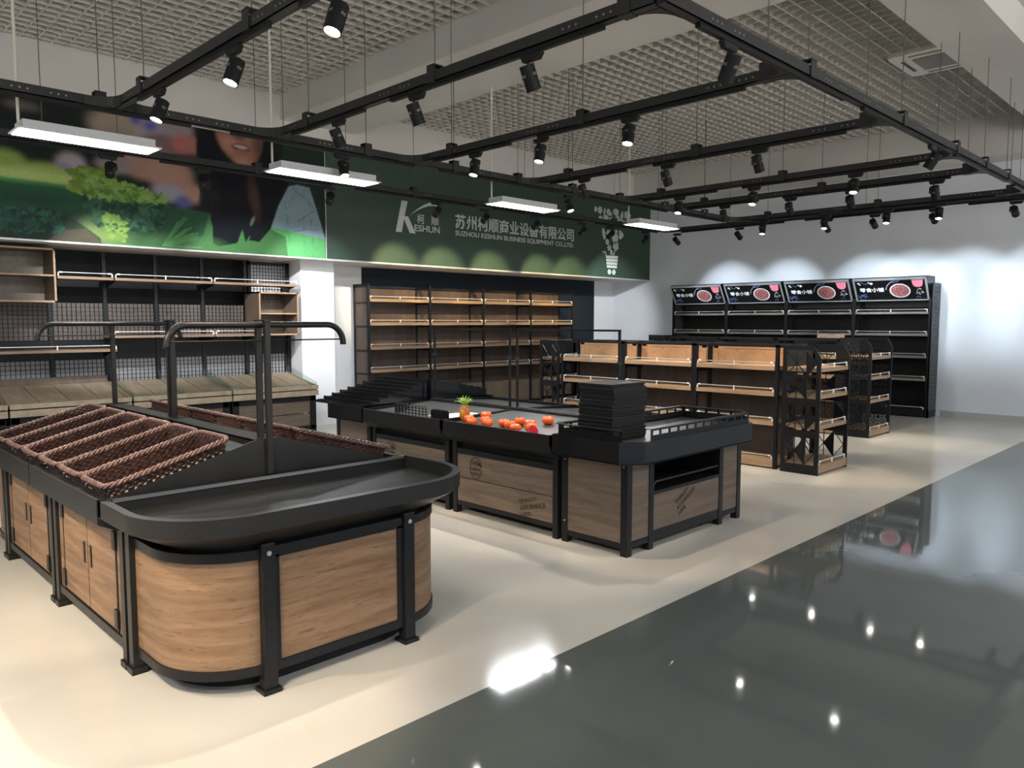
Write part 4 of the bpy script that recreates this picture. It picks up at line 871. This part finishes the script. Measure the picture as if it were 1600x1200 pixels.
# ================================================================== SHELVING
def guard(T, parent, u0, u1, v, z, nb=3):
    MB(T).box(u0, v-.004, z+.034, u1, v+.004, z+.044).build('guard_rail', 'guard', parent)
    for i in range(nb):
        u = u0+(u1-u0)*i/(nb-1); b = MB(T); b.box(u-.006, v-.007, z, u+.006, v+.007, z+.047)
        if i == 0: b.box(u-.006, v-.007, z+.032, u+.04, v+.007, z+.047)
        if i == nb-1: b.box(u-.04, v-.007, z+.032, u+.006, v+.007, z+.047)
        b.build('rail_bracket', 'bracket', parent)
# --- wooden wall shelves, facing the room (-y)
def wall_bay(x0, label, last=False, firstb=False):
    W, D, H = 1.272, .43, 2.22; T = lambda p: (x0+p[0], 10.50+p[1], p[2])
    root = thing('wall_shelf', T((W/2, D/2, 0)), label, 'shelf unit', 'wooden shelf bays on the navy wall')
    for u in ((0, W-.001) if last else (0,)):
        for v in (0, D-.04): MB(T).box(u, v, 0, u+.04, v+.04, H).build('post', 'black', root)
        f = MB(T).box(u, .02, H-.04, u+.04, D-.02, H)
        for z in (1.98, 1.59, 1.19, .81): f.box(u, .02, z-.085, u+.04, D-.02, z-.05)
        f.build('side_bars', 'black', root)
    if firstb: MB(T).box(.012, .04, .05, .024, D-.04, H-.05).build('side_panel', 'woodback', root)
    MB(T).box(.02, D-.03, .05, W+.01, D-.012, H-.06).build('back_panel', 'woodback', root)
    MB(T).box(0, D-.04, H-.05, W, D, H-.01).build('top_bar', 'black', root)
    for z in (1.98, 1.59, 1.19, .81):
        s = MB(T).box(.042, .005, z-.048, W-.004, D-.035, z).build('shelf', 'woodshelfx', root); guard(T, s, .05, W-.015, .012, z)
    b = MB(T).box(.042, .03, .06, W-.004, D-.035, .47).build('base_cabinet', 'woodislandx' if False else 'woodbox', root)
    for k in range(2):
        a = .05+k*(W-.055)/2; d = MB(T).box(a, .015, .08, a+(W-.075)/2, .03, .40).build('base_door', 'woodbox', root)
    return root
for i in range(4): wall_bay(7.11+1.272*i, 'wooden wall shelf bay on the navy wall, %s' % ('leftmost, beside the white pillar', 'second from the left', 'third from the left', 'rightmost with an open end frame')[i], i == 3, i == 0)

# --- gondolas, long side facing the camera (-x)
GZ = (1.12, .84, .52)
def gondola_bay(X0, Y0, label, group, wtop='woodbacklight', W=1.035):
    D, H = .37, 1.35; root = thing('gondola_bay', (X0+D, Y0+W/2, 0), label, 'gondola shelf', group)
    for side in (0, 1):
        T = (lambda p: (X0+p[1], Y0+p[0], p[2])) if side == 0 else (lambda p: (X0+2*D-p[1], Y0+p[0], p[2]))
        for u in (0, W-.035):
            MB(T).box(u, 0, 0, u+.035, .04, H).build('post', 'black', root)
            MB(T).box(u, .03, H-.03, u+.03, D, H).box(u, .03, 1.03, u+.03, D, 1.07).box(u, .03, .76, u+.03, D, .79).build('side_bars', 'black', root)
        MB(T).box(0, 0, H-.025, W, .035, H).build('top_bar', 'black', root)
        for z in GZ:
            s = MB(T).box(.037, -.008, z-.045, W-.037, D-.02, z).build('shelf', 'woodshelf', root)
            if side == 0 or z > 1: guard(T, s, .05, W-.05, 0, z)
        s = MB(T).box(.037, 0, .015, W-.037, D-.02, .105).build('base_deck', 'woodshelf', root); guard(T, s, .05, W-.05, .006, .105)
        MB(T).box(.03, D-.012, 1.12, W-.03, D-.002, H-.02).build('upper_back_panel', wtop, root)
        MB(T).box(.05, D-.018, 1.29, W-.05, D-.008, 1.33).box(.05, D-.018, 1.10, .11, D-.008, 1.33).box(W-.11, D-.018, 1.10, W-.05, D-.008, 1.33).build('panel_moulding', wtop, root)
        MB(T).box(.03, D-.014, .10, W-.03, D-.002, 1.08).build('lower_back_panel', 'woodback', root)
    MB().box(X0+D-.02, Y0, .0, X0+D+.02, Y0+.03, H).box(X0+D-.02, Y0+W-.03, 0, X0+D+.02, Y0+W, H).box(X0+D-.02, Y0, H-.03, X0+D+.02, Y0+W, H+.003).build('centre_post', 'black', root)
    return root
def lattice(T, v0, v1, z0, z1, style, k=0):
    """cut sheet panel in the v-z plane at u=0, thickness .006"""
    b = MB(T); t = .0035
    def seg(a, c, w_=.010):
        a, c = Vector((a[0], a[1])), Vector((c[0], c[1])); d = (c-a).normalized(); n = Vector((-d.y, d.x))*w_/2
        b.prism([(-t, a.x-n.x, a.y-n.y), (-t, c.x-n.x, c.y-n.y), (-t, c.x+n.x, c.y+n.y), (-t, a.x+n.x, a.y+n.y)], (2*t, 0, 0))
    def fill(pts): b.prism([(-t, p[0], p[1]) for p in pts], (2*t, 0, 0))
    w_, h = v1-v0, z1-z0
    if style == 0:
        a, c = v0+w_*.34, v0+w_*.67; m = (z0+z1)/2
        seg((a, z0), (a, z1), .008); seg((c, z0), (c, z1), .008)
        seg((v0, m), (a, z1), .008); seg((v0, m), (a, z0), .008); seg((a, z1), (v1, z0), .008); seg((a, z0), (v1, z1), .008); seg((c, m), (v1, z0), .006)
        if k % 2 == 0: fill([(a, z0+.01), (a, z1-.01), (c, m)])
        else: fill([(v0, m), (a, z1-.01), (a, z0+.01)])
    else:
        nx = max(1, round(w_/.135)); nz = max(1, round(h/.135)); px, pz = w_/nx, h/nz
        for i in range(nx):
            for j in range(nz):
                x, z = v0+i*px, z0+j*pz; cx, cz = x+px/2, z+pz/2; r = .34
                seg((x, z), (x+px, z), .012); seg((x, z), (x, z+pz), .012)
                D4 = [(cx-px*r, cz), (cx, cz+pz*r), (cx+px*r, cz), (cx, cz-pz*r)]
                for q in range(4): seg(D4[q], D4[(q+1) % 4], .009)
                seg((cx, z), (cx, z+pz), .008); seg((x, cz), (x+px, cz), .008)
                for sx, sz in ((0, 0), (1, 0), (0, 1), (1, 1)): seg((x+sx*px, z+sz*pz), (cx+(sx-.5)*px*.42, cz+(sz-.5)*pz*.42), .009)
        seg((v0, z1), (v1, z1), .012); seg((v1, z0), (v1, z1), .012)
    return b
def end_cap(cx, cy, W, D, H, label, style, group, zs=GZ):
    """end unit with cut-metal sides; opens towards -y; origin at its base centre"""
    x0, x1, y0, y1 = cx-W/2, cx+W/2, cy-D/2, cy+D/2
    root = thing('gondola_end', (cx, cy, 0), label, 'gondola end shelf', group)
    for sx, xp in ((0, x0), (1, x1)):
        T = lambda p: (xp+p[0], p[1], p[2])
        fr = MB(T); o = .045
        prof = [(y1, 0), (y0, 0), (y0, H-.13), (y0+.075, H), (y1, H)]; inn = [(y1-o, .10), (y0+o, .10), (y0+o, H-.145), (y0+.085, H-.045), (y1-o, H-.045)]
        n = 5
        fr.add([(-.008, a, b) for a, b in prof]+[(-.008, a, b) for a, b in inn]+[(.008, a, b) for a, b in prof]+[(.008, a, b) for a, b in inn],
               sum([[(i, (i+1) % n, n+(i+1) % n, n+i), (2*n+i, 2*n+(i+1) % n, 3*n+(i+1) % n, 3*n+i), (i, (i+1) % n, 2*n+(i+1) % n, 2*n+i), (n+i, n+(i+1) % n, 3*n+(i+1) % n, 3*n+i)] for i in range(n)], []))
        cuts = [.10, .385, .51, .80, 1.0, H-.145]
        bands = ((.385, .46), (.72, .80), (1.02, 1.05)) if style == 0 else ((.46, .52), (.80, .84), (1.0, 1.05))
        for a, b in bands: fr.box(-.006, y0+o, a, .006, y1-o, b)
        fr.build('side_frame', 'black', root)
        cells = [(.10, .385), (.46, .72), (.80, 1.02), (1.05, H-.045)] if style == 0 else [(.10, .46), (.52, .80), (.84, 1.0), (1.05, H-.045)]
        for k, (a, b) in enumerate(cells): lattice(T, y0+o-.004, y1-o+.004 if style or k != 3 else y1-o, a, b if b < H-.1 else b-.02, style, k).build('cut_panel', 'black', root)
    T = lambda p: (x0+p[0], y0+p[1], p[2])
    for z in zs:
        s = MB(T).box(.012, .012, z-.04, W-.012, D-.03, z).build('shelf', 'woodshelfx', root); guard(T, s, .04, W-.04, .02, z)
    s = MB(T).box(.012, .0, .02, W-.012, D-.02, .105).build('base_deck', 'woodshelfx', root); guard(T, s, .04, W-.04, .012, .105)
    # cut-metal back
    Tb = lambda p: (x0+p[1], y1-.012+p[0], p[2])
    for k, (a, b) in enumerate(((.12, .46), (.56, .78), (.88, 1.05))): lattice(Tb, .05, W-.05, a, b, style, k+1).build('cut_back_panel', 'black', root)
    MB(T).box(.0, D-.02, .46, W, D-.008, .56).box(.0, D-.02, .78, W, D-.008, .88).box(0, D-.02, 1.05, W, D-.008, H-.01).box(0, D-.02, .02, .05, D-.008, H-.01).box(W-.05, D-.02, .02, W, D-.008, H-.01).build('back_frame', 'black', root)
    MB(T).box(-.006, .02, 0, .02, .05, .03).box(W-.02, .02, 0, W+.006, .05, .03).box(-.006, D-.04, 0, .02, D-.01, .03).build('foot', 'black', root)
    return root
G1, G2 = 'bays of the wooden gondola', 'bays of the black gondola behind'
for i in range(3): gondola_bay(7.80, 3.80+1.037*i, 'wooden gondola bay facing the island, %s' % ('nearest, beside the cut-metal end shelf', 'middle one of three', 'farthest left of three')[i], G1)
end_cap(8.14, 3.525, .74, .41, 1.35, 'end shelf of the wooden gondola with triangle cut black sides and four oak shelves', 0, 'gondola end shelves')
e2 = end_cap(8.14, 7.10, .74, .36, 1.35, 'end shelf at the far left end of the wooden gondola, behind the island', 0, 'gondola end shelves'); 
for i in range(3): gondola_bay(10.84, 4.38+.95*i, 'rear gondola bay, seen only as a dark top edge, %s' % ('nearest under the small price card', 'middle one of three', 'farthest left of three')[i], G2, 'black', W=.945)
end_cap(11.205, 4.15, .77, .44, 1.38, 'rear gondola end shelf with fretwork black sides, standing before the back wall shelves', 1, 'gondola end shelves')
end_cap(11.205, 7.42, .77, .36, 1.38, 'far left fretwork end shelf of the rear gondola', 1, 'gondola end shelves')
t = thing('price_card_holder', (11.1, 4.6, 1.355), 'small brown price card standing on top of the rear gondola', 'card holder')
MB().box(11.09, 4.40, 1.353, 11.12, 4.84, 1.365).build('card_base', 'black', t); MB().box(11.10, 4.42, 1.36, 11.106, 4.82, 1.425).build('card', 'pricepaper', t)
b = MB()
for k in range(3): b.box(11.0985, 4.62, 1.375+.016*k, 11.0995, 4.79-.03*(k % 2), 1.381+.016*k)
b.build('card_lines', 'dot', t)

# --- black shelves on the back wall with lit picture headers
def back_bay(Y0, label):
    W, D, H = 1.243, .40, 2.22; X0 = 13.80; T = lambda p: (X0+p[1], Y0+p[0], p[2])
    root = thing('snack_shelf', (X0+D/2, Y0+W/2, 0), label, 'shelf unit', 'black snack shelves on the back wall')
    for u in (0, W-.03): MB(T).box(u, 0, 0, u+.03, D, .03).box(u, 0, .03, u+.03, .04, 2.0).box(u, D-.03, .03, u+.03, D, H).build('side_frame', 'black', root)
    MB(T).box(.02, D-.06, .05, W-.02, D-.03, H-.05).build('back_panel', 'black', root)
    for z in (1.77, 1.40, 1.03, .65):
        s = MB(T).box(.032, -.01, z-.036, W-.032, D-.06, z).build('shelf', 'shelfedge', root); guard(T, s, .05, W-.05, -.004, z)
    s = MB(T).box(.032, -.01, .02, W-.032, D-.06, .135).build('base_deck', 'black', root); guard(T, s, .05, W-.05, -.004, .135)
    hdr = MB(T).prism([(0.03, .05, 1.96), (.03, -.19, 2.335), (.03, -.10, 2.36), (.03, .26, 2.36), (.03, .26, 1.96)], (W-.06, 0, 0)).build('header', 'black', root)
    A, B = Vector(T((.03, .05, 1.965))), Vector(T((.03, -.19, 2.335))); up = (B-A).normalized(); L = (B-A).length; u = Vector((0, -1, 0)); nrm = u.cross(up); 
    if nrm.x > 0: nrm = -nrm
    O = Vector((A.x, Y0+W-.03, A.z)); Wd = W-.06
    def P(a, b, e=.002): return O+u*a+up*b+nrm*e
    def slab(pts, name, m, e=.003): return MB().prism([P(a, b, e*.3) for a, b in pts], nrm*e).build(name, m, hdr)
    f = MB()
    for (a0, b0, a1, b1) in ((0, 0, Wd, .018), (0, L-.035, Wd, L), (0, 0, .03, L), (Wd-.03, 0, Wd, L)): f.prism([P(a0, b0, 0), P(a1, b0, 0), P(a1, b1, 0), P(a0, b1, 0)], nrm*.015)
    f.build('chrome_frame', 'chrome', hdr)
    slab([(.03, .018), (Wd-.03, .018), (Wd-.03, L-.035), (.03, L-.035)], 'screen', 'screen')
    cx, cy = Wd*.63, L*.44; rx, ry = .165, .135
    slab([(cx+rx*math.cos(2*PI*i/28), cy+ry*math.sin(2*PI*i/28)) for i in range(28)], 'bowl', 'art_white', .005)
    slab([(cx+rx*.88*math.cos(2*PI*i/28), cy+ry*.88*math.sin(2*PI*i/28)) for i in range(28)], 'snack_heap', 'art_food', .0065)
    slab([(Wd*.80, L*.90), (Wd*.81, L*.72)]+[(Wd*.875+.075*math.cos(PI+PI*i/8), L*.70+.055*math.sin(PI+PI*i/8)) for i in range(9)]+[(Wd*.94, L*.72), (Wd*.95, L*.90)], 'pink_badge', 'art_pink', .005)
    text_mesh('零食小铺', .40, .085, P(.09, L*.40, .004), u, up, 'shop_word', 'art_white', hdr, .02, .002)
    rg_ = random.Random(5); d = MB()
    for k in range(11):
        a = rg_.random()*2*PI; x, y = Wd*.885+.075*math.cos(a)*rg_.uniform(.4, 1), L*.38+.06*math.sin(a)*rg_.uniform(.4, 1); an = rg_.random()*PI; l = .018
        c, s_ = math.cos(an)*l, math.sin(an)*l; d.prism([P(x-c-s_*.35, y-s_+c*.35, .003), P(x+c, y+s_, .003), P(x+s_*.35, y-c*.35, .003)], nrm*.002)
    for k in range(9):
        a = PI*.95-k*.13; x, y = cx+.22*math.cos(a), cy+.20*math.sin(a); d.prism([P(x+.007*math.cos(q), y+.007*math.sin(q), .003) for q in [i*PI/3 for i in range(6)]], nrm*.002)
    for x, y, r in ((.09, .80, .022), (.30, .78, .026), (.26, .82, .012), (.11, .74, .014)): d.prism([P(x+r*math.cos(q), y*L+r*.8*math.sin(q), .003) for q in [i*PI/5 for i in range(10)]], nrm*.002)
    d.build('white_doodles', 'art_white', hdr)
    e = MB()
    for k, (x, y, r, a0, a1) in enumerate(((.12, .16, .05, 0, 5), (.19, .10, .04, 1, 6), (.08, .24, .03, 2, 7), (.16, .24, .03, 0, 4), (.20, .90, .06, 3.3, 6.0), (.68, .92, .06, 3.2, 6.2), (.72, .94, .04, 3.2, 6.2), (1.02, .10, .03, 0, 3))):
        e.tube([P(x+r*math.cos(a0+(a1-a0)*i/10), y*L+r*math.sin(a0+(a1-a0)*i/10), .005) for i in range(11)], .003, 4)
    e.build('blue_doodles', 'art_blue', hdr)
    pf = MB(T)
    for k in range(60):
        for j in range(3): pf.box(.06+k*(W-.12)/60, D-.063, 1.86+.028*j+.012*(k % 2), .06+k*(W-.12)/60+.009, D-.0595, 1.869+.028*j+.012*(k % 2))
    pf.build('perforated_strip', 'dot', root)
    return root
M['shelfedge'] = wood('dark_shelf_edge', (.20, .17, .145), (.27, .23, .20), (.13, .11, .09), (1.2, 6, 12))
for i in range(4): back_bay(4.11+1.245*i, 'black back wall snack shelf with lit picture header, %s' % ('first from the right', 'second from the right', 'third from the right', 'leftmost')[i])
for y, lb in ((4.095, 'grey fretwork side panel closing the right end of the snack shelves'), (9.10, 'fretwork side panel closing the left end of the snack shelves')):
    t = thing('shelf_side_panel', (14.0, y, 0), lb, 'side panel', 'fretwork panels of the snack shelves')
    T = lambda p: (p[1], y+p[0], p[2])
    MB(T).box(-.010, 13.80, 0, .004, 13.845, 2.24).box(-.010, 14.175, 0, .004, 14.20, 2.24).box(-.010, 13.80, 0, .004, 14.20, .13).box(-.010, 13.80, 2.20, .004, 14.20, 2.24).build('panel_frame', 'black', t)
    MB(T).box(.0, 13.80, .1, .004, 14.20, 2.22).build('panel_sheet', 'rail', t)
    lattice(lambda p: (p[1], y-.008+p[0], p[2]), 13.845, 14.175, .13, 2.20, 1).build('fretwork', 'fret', t)

# ================================================================== LEFT WALL RACK
def wall_rack(x0, label, deckleft, mesh_top):
    """1.28 m of slotted uprights with wire grid panels against the alcove wall"""
    root = thing('wall_rack', (x0+.64, 10.8, 0), label, 'wall rack', 'slotted wall racks left of the pillar')
    for x in (x0, x0+.64): 
        MB().box(x-.022, 10.79, 0, x+.022, 10.83, 2.50).build('upright', 'black', root)
        s = MB()
        for k in range(40): s.box(x-.010, 10.788, .9+.04*k, x-.004, 10.791, .92+.04*k).box(x+.004, 10.788, .9+.04*k, x+.010, 10.791, .92+.04*k)
        s.build('slot_pattern', 'slot', root)
    MB().box(x0, 10.80, 1.12, x0+1.28, 10.825, 1.37).box(x0, 10.80, .0, x0+1.28, 10.82, .62).build('cross_panel', 'black', root)
    for k in range(2):
        xa, xb = x0+.03+.64*k, x0+.61+.64*k
        for z0, z1 in ((.80, 1.12), (1.37, 1.84)):
            g = MB(); n = 11; r = .0032
            for i in range(n+1): g.box(xa+(xb-xa)*i/n-r, 10.79, z0, xa+(xb-xa)*i/n+r, 10.80, z1)
            m = max(2, round((z1-z0)/.052))
            for i in range(m+1): g.box(xa, 10.786, z0+(z1-z0)*i/m-r, xb, 10.792, z0+(z1-z0)*i/m+r)
            g.build('wire_grid', 'mesh', root)
            MB().box(xa, 10.83, z0, xb, 10.84, z1).build('grid_back', 'gridlow' if z0 < 1 else 'gridhigh', root)
    return root
def rack_shelf(x0, x1, z, yf, label):
    t = thing('shelf_board', ((x0+x1)/2, 10.55, z), label, 'shelf', 'guarded shelf boards on the wall rack')
    T = lambda p: (x0+p[0], yf+p[1], p[2]); W = x1-x0
    MB(T).box(0, 0, z-.032, W, .44, z).build('board', 'woodshelfx', t); g = MB(T)
    for u in (.02, W-.04): g.prism([(u, .02, z-.034), (u, .44, z-.034), (u, .44, z-.12)], (.006, 0, 0))
    g.build('cantilever_arm', 'black', t)
    MB(T).box(.01, .006, z+.040, W-.01, .014, z+.050).build('guard_rail', 'guard', t)
    for i in range(3 if W > .7 else 2):
        n = 2 if W > .7 else 1; u = .01+(W-.02)*i/n; b = MB(T); b.box(u-.007, .002, z, u+.007, .018, z+.053)
        if i == 0: b.box(u-.007, .002, z+.036, u+.05, .018, z+.053)
        if i == n: b.box(u-.05, .002, z+.036, u+.007, .018, z+.053)
        b.build('rail_bracket', 'bracket', t)
for i, n in enumerate(('cut by the left edge of the picture', 'in the middle of the black wall', 'rightmost, beside the white pillar')):
    wall_rack((1.98, 3.255, 4.53)[i], 'black slotted wall rack with wire grids, '+n, 0, 0)
# extra framed grid at the upper right
t = thing('framed_grid', (5.51, 10.78, 1.9), 'tall black framed wire grid hung at the right end of the rack', 'wire grid')
f = MB(); f.box(5.20, 10.76, 2.44, 5.86, 10.80, 2.49).box(5.20, 10.76, 1.94, 5.24, 10.80, 2.49).box(5.81, 10.76, 0, 5.86, 10.80, 2.49); f.build('grid_frame', 'black', t)
g = MB()
for i in range(13): g.box(5.24+.57*i/12-.0032, 10.755, 1.94, 5.24+.57*i/12+.0032, 10.763, 2.44)
for i in range(11): g.box(5.24, 10.75, 1.94+.05*i-.0032, 5.81, 10.756, 1.94+.05*i+.0032)
g.build('wire_grid', 'mesh', t)
rack_shelf(2.60, 3.22, 2.15, 10.32, 'oak shelf board beside the hanging wooden box at upper left')
rack_shelf(3.24, 4.48, 2.15, 10.32, 'long oak shelf board in the middle of the upper row')
rack_shelf(4.50, 5.76, 2.15, 10.32, 'oak shelf board ending at the white pillar, upper row')
rack_shelf(1.90, 3.23, 1.26, 10.32, 'lowest oak shelf board, at the left edge')
rack_shelf(3.20, 4.48, 1.43, 10.32, 'oak shelf board in the lower row, behind the stand posts')
rack_shelf(4.50, 5.12, 1.43, 10.32, 'short oak shelf board left of the lower wooden box')
def wall_box(x0, x1, z0, z1, zm, label):
    t = thing('wall_box', ((x0+x1)/2, 10.55, z0), label, 'box shelf', 'open wooden boxes hung on the rack')
    y0, y1, k = 10.32, 10.78, .022
    MB().box(x0, y0, z0, x0+k, y1, z1).box(x1-k, y0, z0, x1, y1, z1).box(x0, y0, z0, x1, y1, z0+k).box(x0, y0, z1-k, x1, y1, z1).build('box_frame', 'woodbox', t)
    MB().box(x0, y1-.02, z0, x1, y1, z1).build('box_back', 'woodbox', t); MB().box(x0+k, y0+.01, zm-.01, x1-k, y1-.02, zm+.01).build('box_shelf', 'woodbox', t)
    MB().box(x0, y0-.004, z0, x1, y0, z0+k).box(x0, y0-.004, z1-k, x1, y0, z1).box(x0, y0-.004, z0, x0+k, y0, z1).box(x1-k, y0-.004, z0, x1, y0, z1).box(x0+k, y0+.006, zm-.010, x1-k, y0+.010, zm+.010).build('pale_edge', 'woodshelf', t)
wall_box(1.86, 2.585, 1.83, 2.47, 2.15, 'open oak box hung high at the left edge of the wall rack')
wall_box(5.14, 5.76, 1.405, 2.03, 1.72, 'open wooden box hung at the right end above the bread deck')
def deck(x0, x1, label, ndiv, backboard):
    t = thing('display_deck', ((x0+x1)/2, 10.3, 0), label, 'display deck', 'slanted wooden display decks along the wall')
    y0, y1 = 9.86, 10.74; zf, zb = .66, .825
    MB().hexa([(x0, y0, zf-.02), (x1, y0, zf-.02), (x1, y1, zb-.02), (x0, y1, zb-.02), (x0, y0, zf), (x1, y0, zf), (x1, y1, zb), (x0, y1, zb)]).build('slanted_board', 'wooddeck', t)
    MB().box(x0, y0-.03, zf-.12, x1, y0, zf-.045).box(x0, y0-.03, zf-.030, x1, y0, zf+.025).build('front_rail', 'wooddeck', t); MB().box(x0+.03, y0-.012, zf-.05, x1-.03, y0, zf-.028).build('finger_gap', 'black', t)
    MB().hexa([(x1-.018, y0, zf-.12), (x1, y0, zf-.12), (x1, y1, zb-.14), (x1-.018, y1, zb-.14), (x1-.018, y0, zf+.02), (x1, y0, zf+.02), (x1, y1, zb+.02), (x1-.018, y1, zb+.02)]).build('side_board', 'wooddeck', t)
    if backboard: MB().box(x0, y1-.02, zb-.02, x1, y1, zb+.085).build('back_board', 'woodbox', t)
    gv = MB()
    for i in range(1, ndiv*2):
        x = x0+(x1-x0)*i/(ndiv*2); gv.hexa([(x-.003, y0, zf-.004), (x+.003, y0, zf-.004), (x+.003, y1, zb-.004), (x-.003, y1, zb-.004), (x-.003, y0, zf+.002), (x+.003, y0, zf+.002), (x+.003, y1, zb+.002), (x-.003, y1, zb+.002)])
    gv.build('board_joints', 'print', t)
    if not backboard:
        for i in range(ndiv+1):
            x = min(max(x0+(x1-x0)*i/ndiv, x0+.01), x1-.01)
            MB().hexa([(x-.002, y0+.01, zf), (x+.002, y0+.01, zf), (x+.002, y1-.03, zb), (x-.002, y1-.03, zb), (x-.002, y0+.01, zf+.07), (x+.002, y0+.01, zf+.07), (x+.002, y1-.03, zb+.12), (x-.002, y1-.03, zb+.12)]).build('glass_divider', 'glass', t)
        MB().box(x0+.01, y0+.006, zf, x1-.01, y0+.010, zf+.055).build('glass_front', 'glass', t)
        for i in range(ndiv*2+1):
            x = x0+(x1-x0)*i/(ndiv*2); x = min(max(x, x0+.012), x1-.012)
            MB().box(x-.008, y0+.003, zf, x+.008, y0+.013, zf+.06).build('acrylic_clip', 'glass', t); MB().box(x-.008, y1-.03, zb, x+.008, y1-.022, zb+.11).build('acrylic_clip', 'glass', t)
    MB().box(x0+.02, y0+.03, zf-.20, x1-.02, y0+.07, zf-.12).build('frame_rail', 'black', t); MB().box(x0+.02, y0+.03, .05, x1-.02, y0+.07, .10).build('frame_rail', 'black', t)
    for x in (x0+.01, x1-.10): MB().box(x, y0+.03, 0, x+.09, y0+.11, zf-.1).build('leg', 'black', t); MB().box(x, y1-.08, 0, x+.05, y1-.03, zb-.1).build('leg', 'black', t)
    for z0, z1 in ((.10, .275), (.285, .46)): MB().box(x0+.10, y0+.045, z0, x1-.10, y0+.062, z1).build('base_plank', 'woodisland', t)
deck(.62, 1.93, 'slanted wooden deck outside the left edge', 2, False)
deck(1.95, 3.22, 'left slanted wooden deck with a tall back board and no glass', 2, True)
deck(3.245, 4.48, 'middle slanted wooden deck with glass dividers', 2, False)
deck(4.50, 5.78, 'right slanted wooden deck with glass dividers, ending at the white pillar', 2, False)
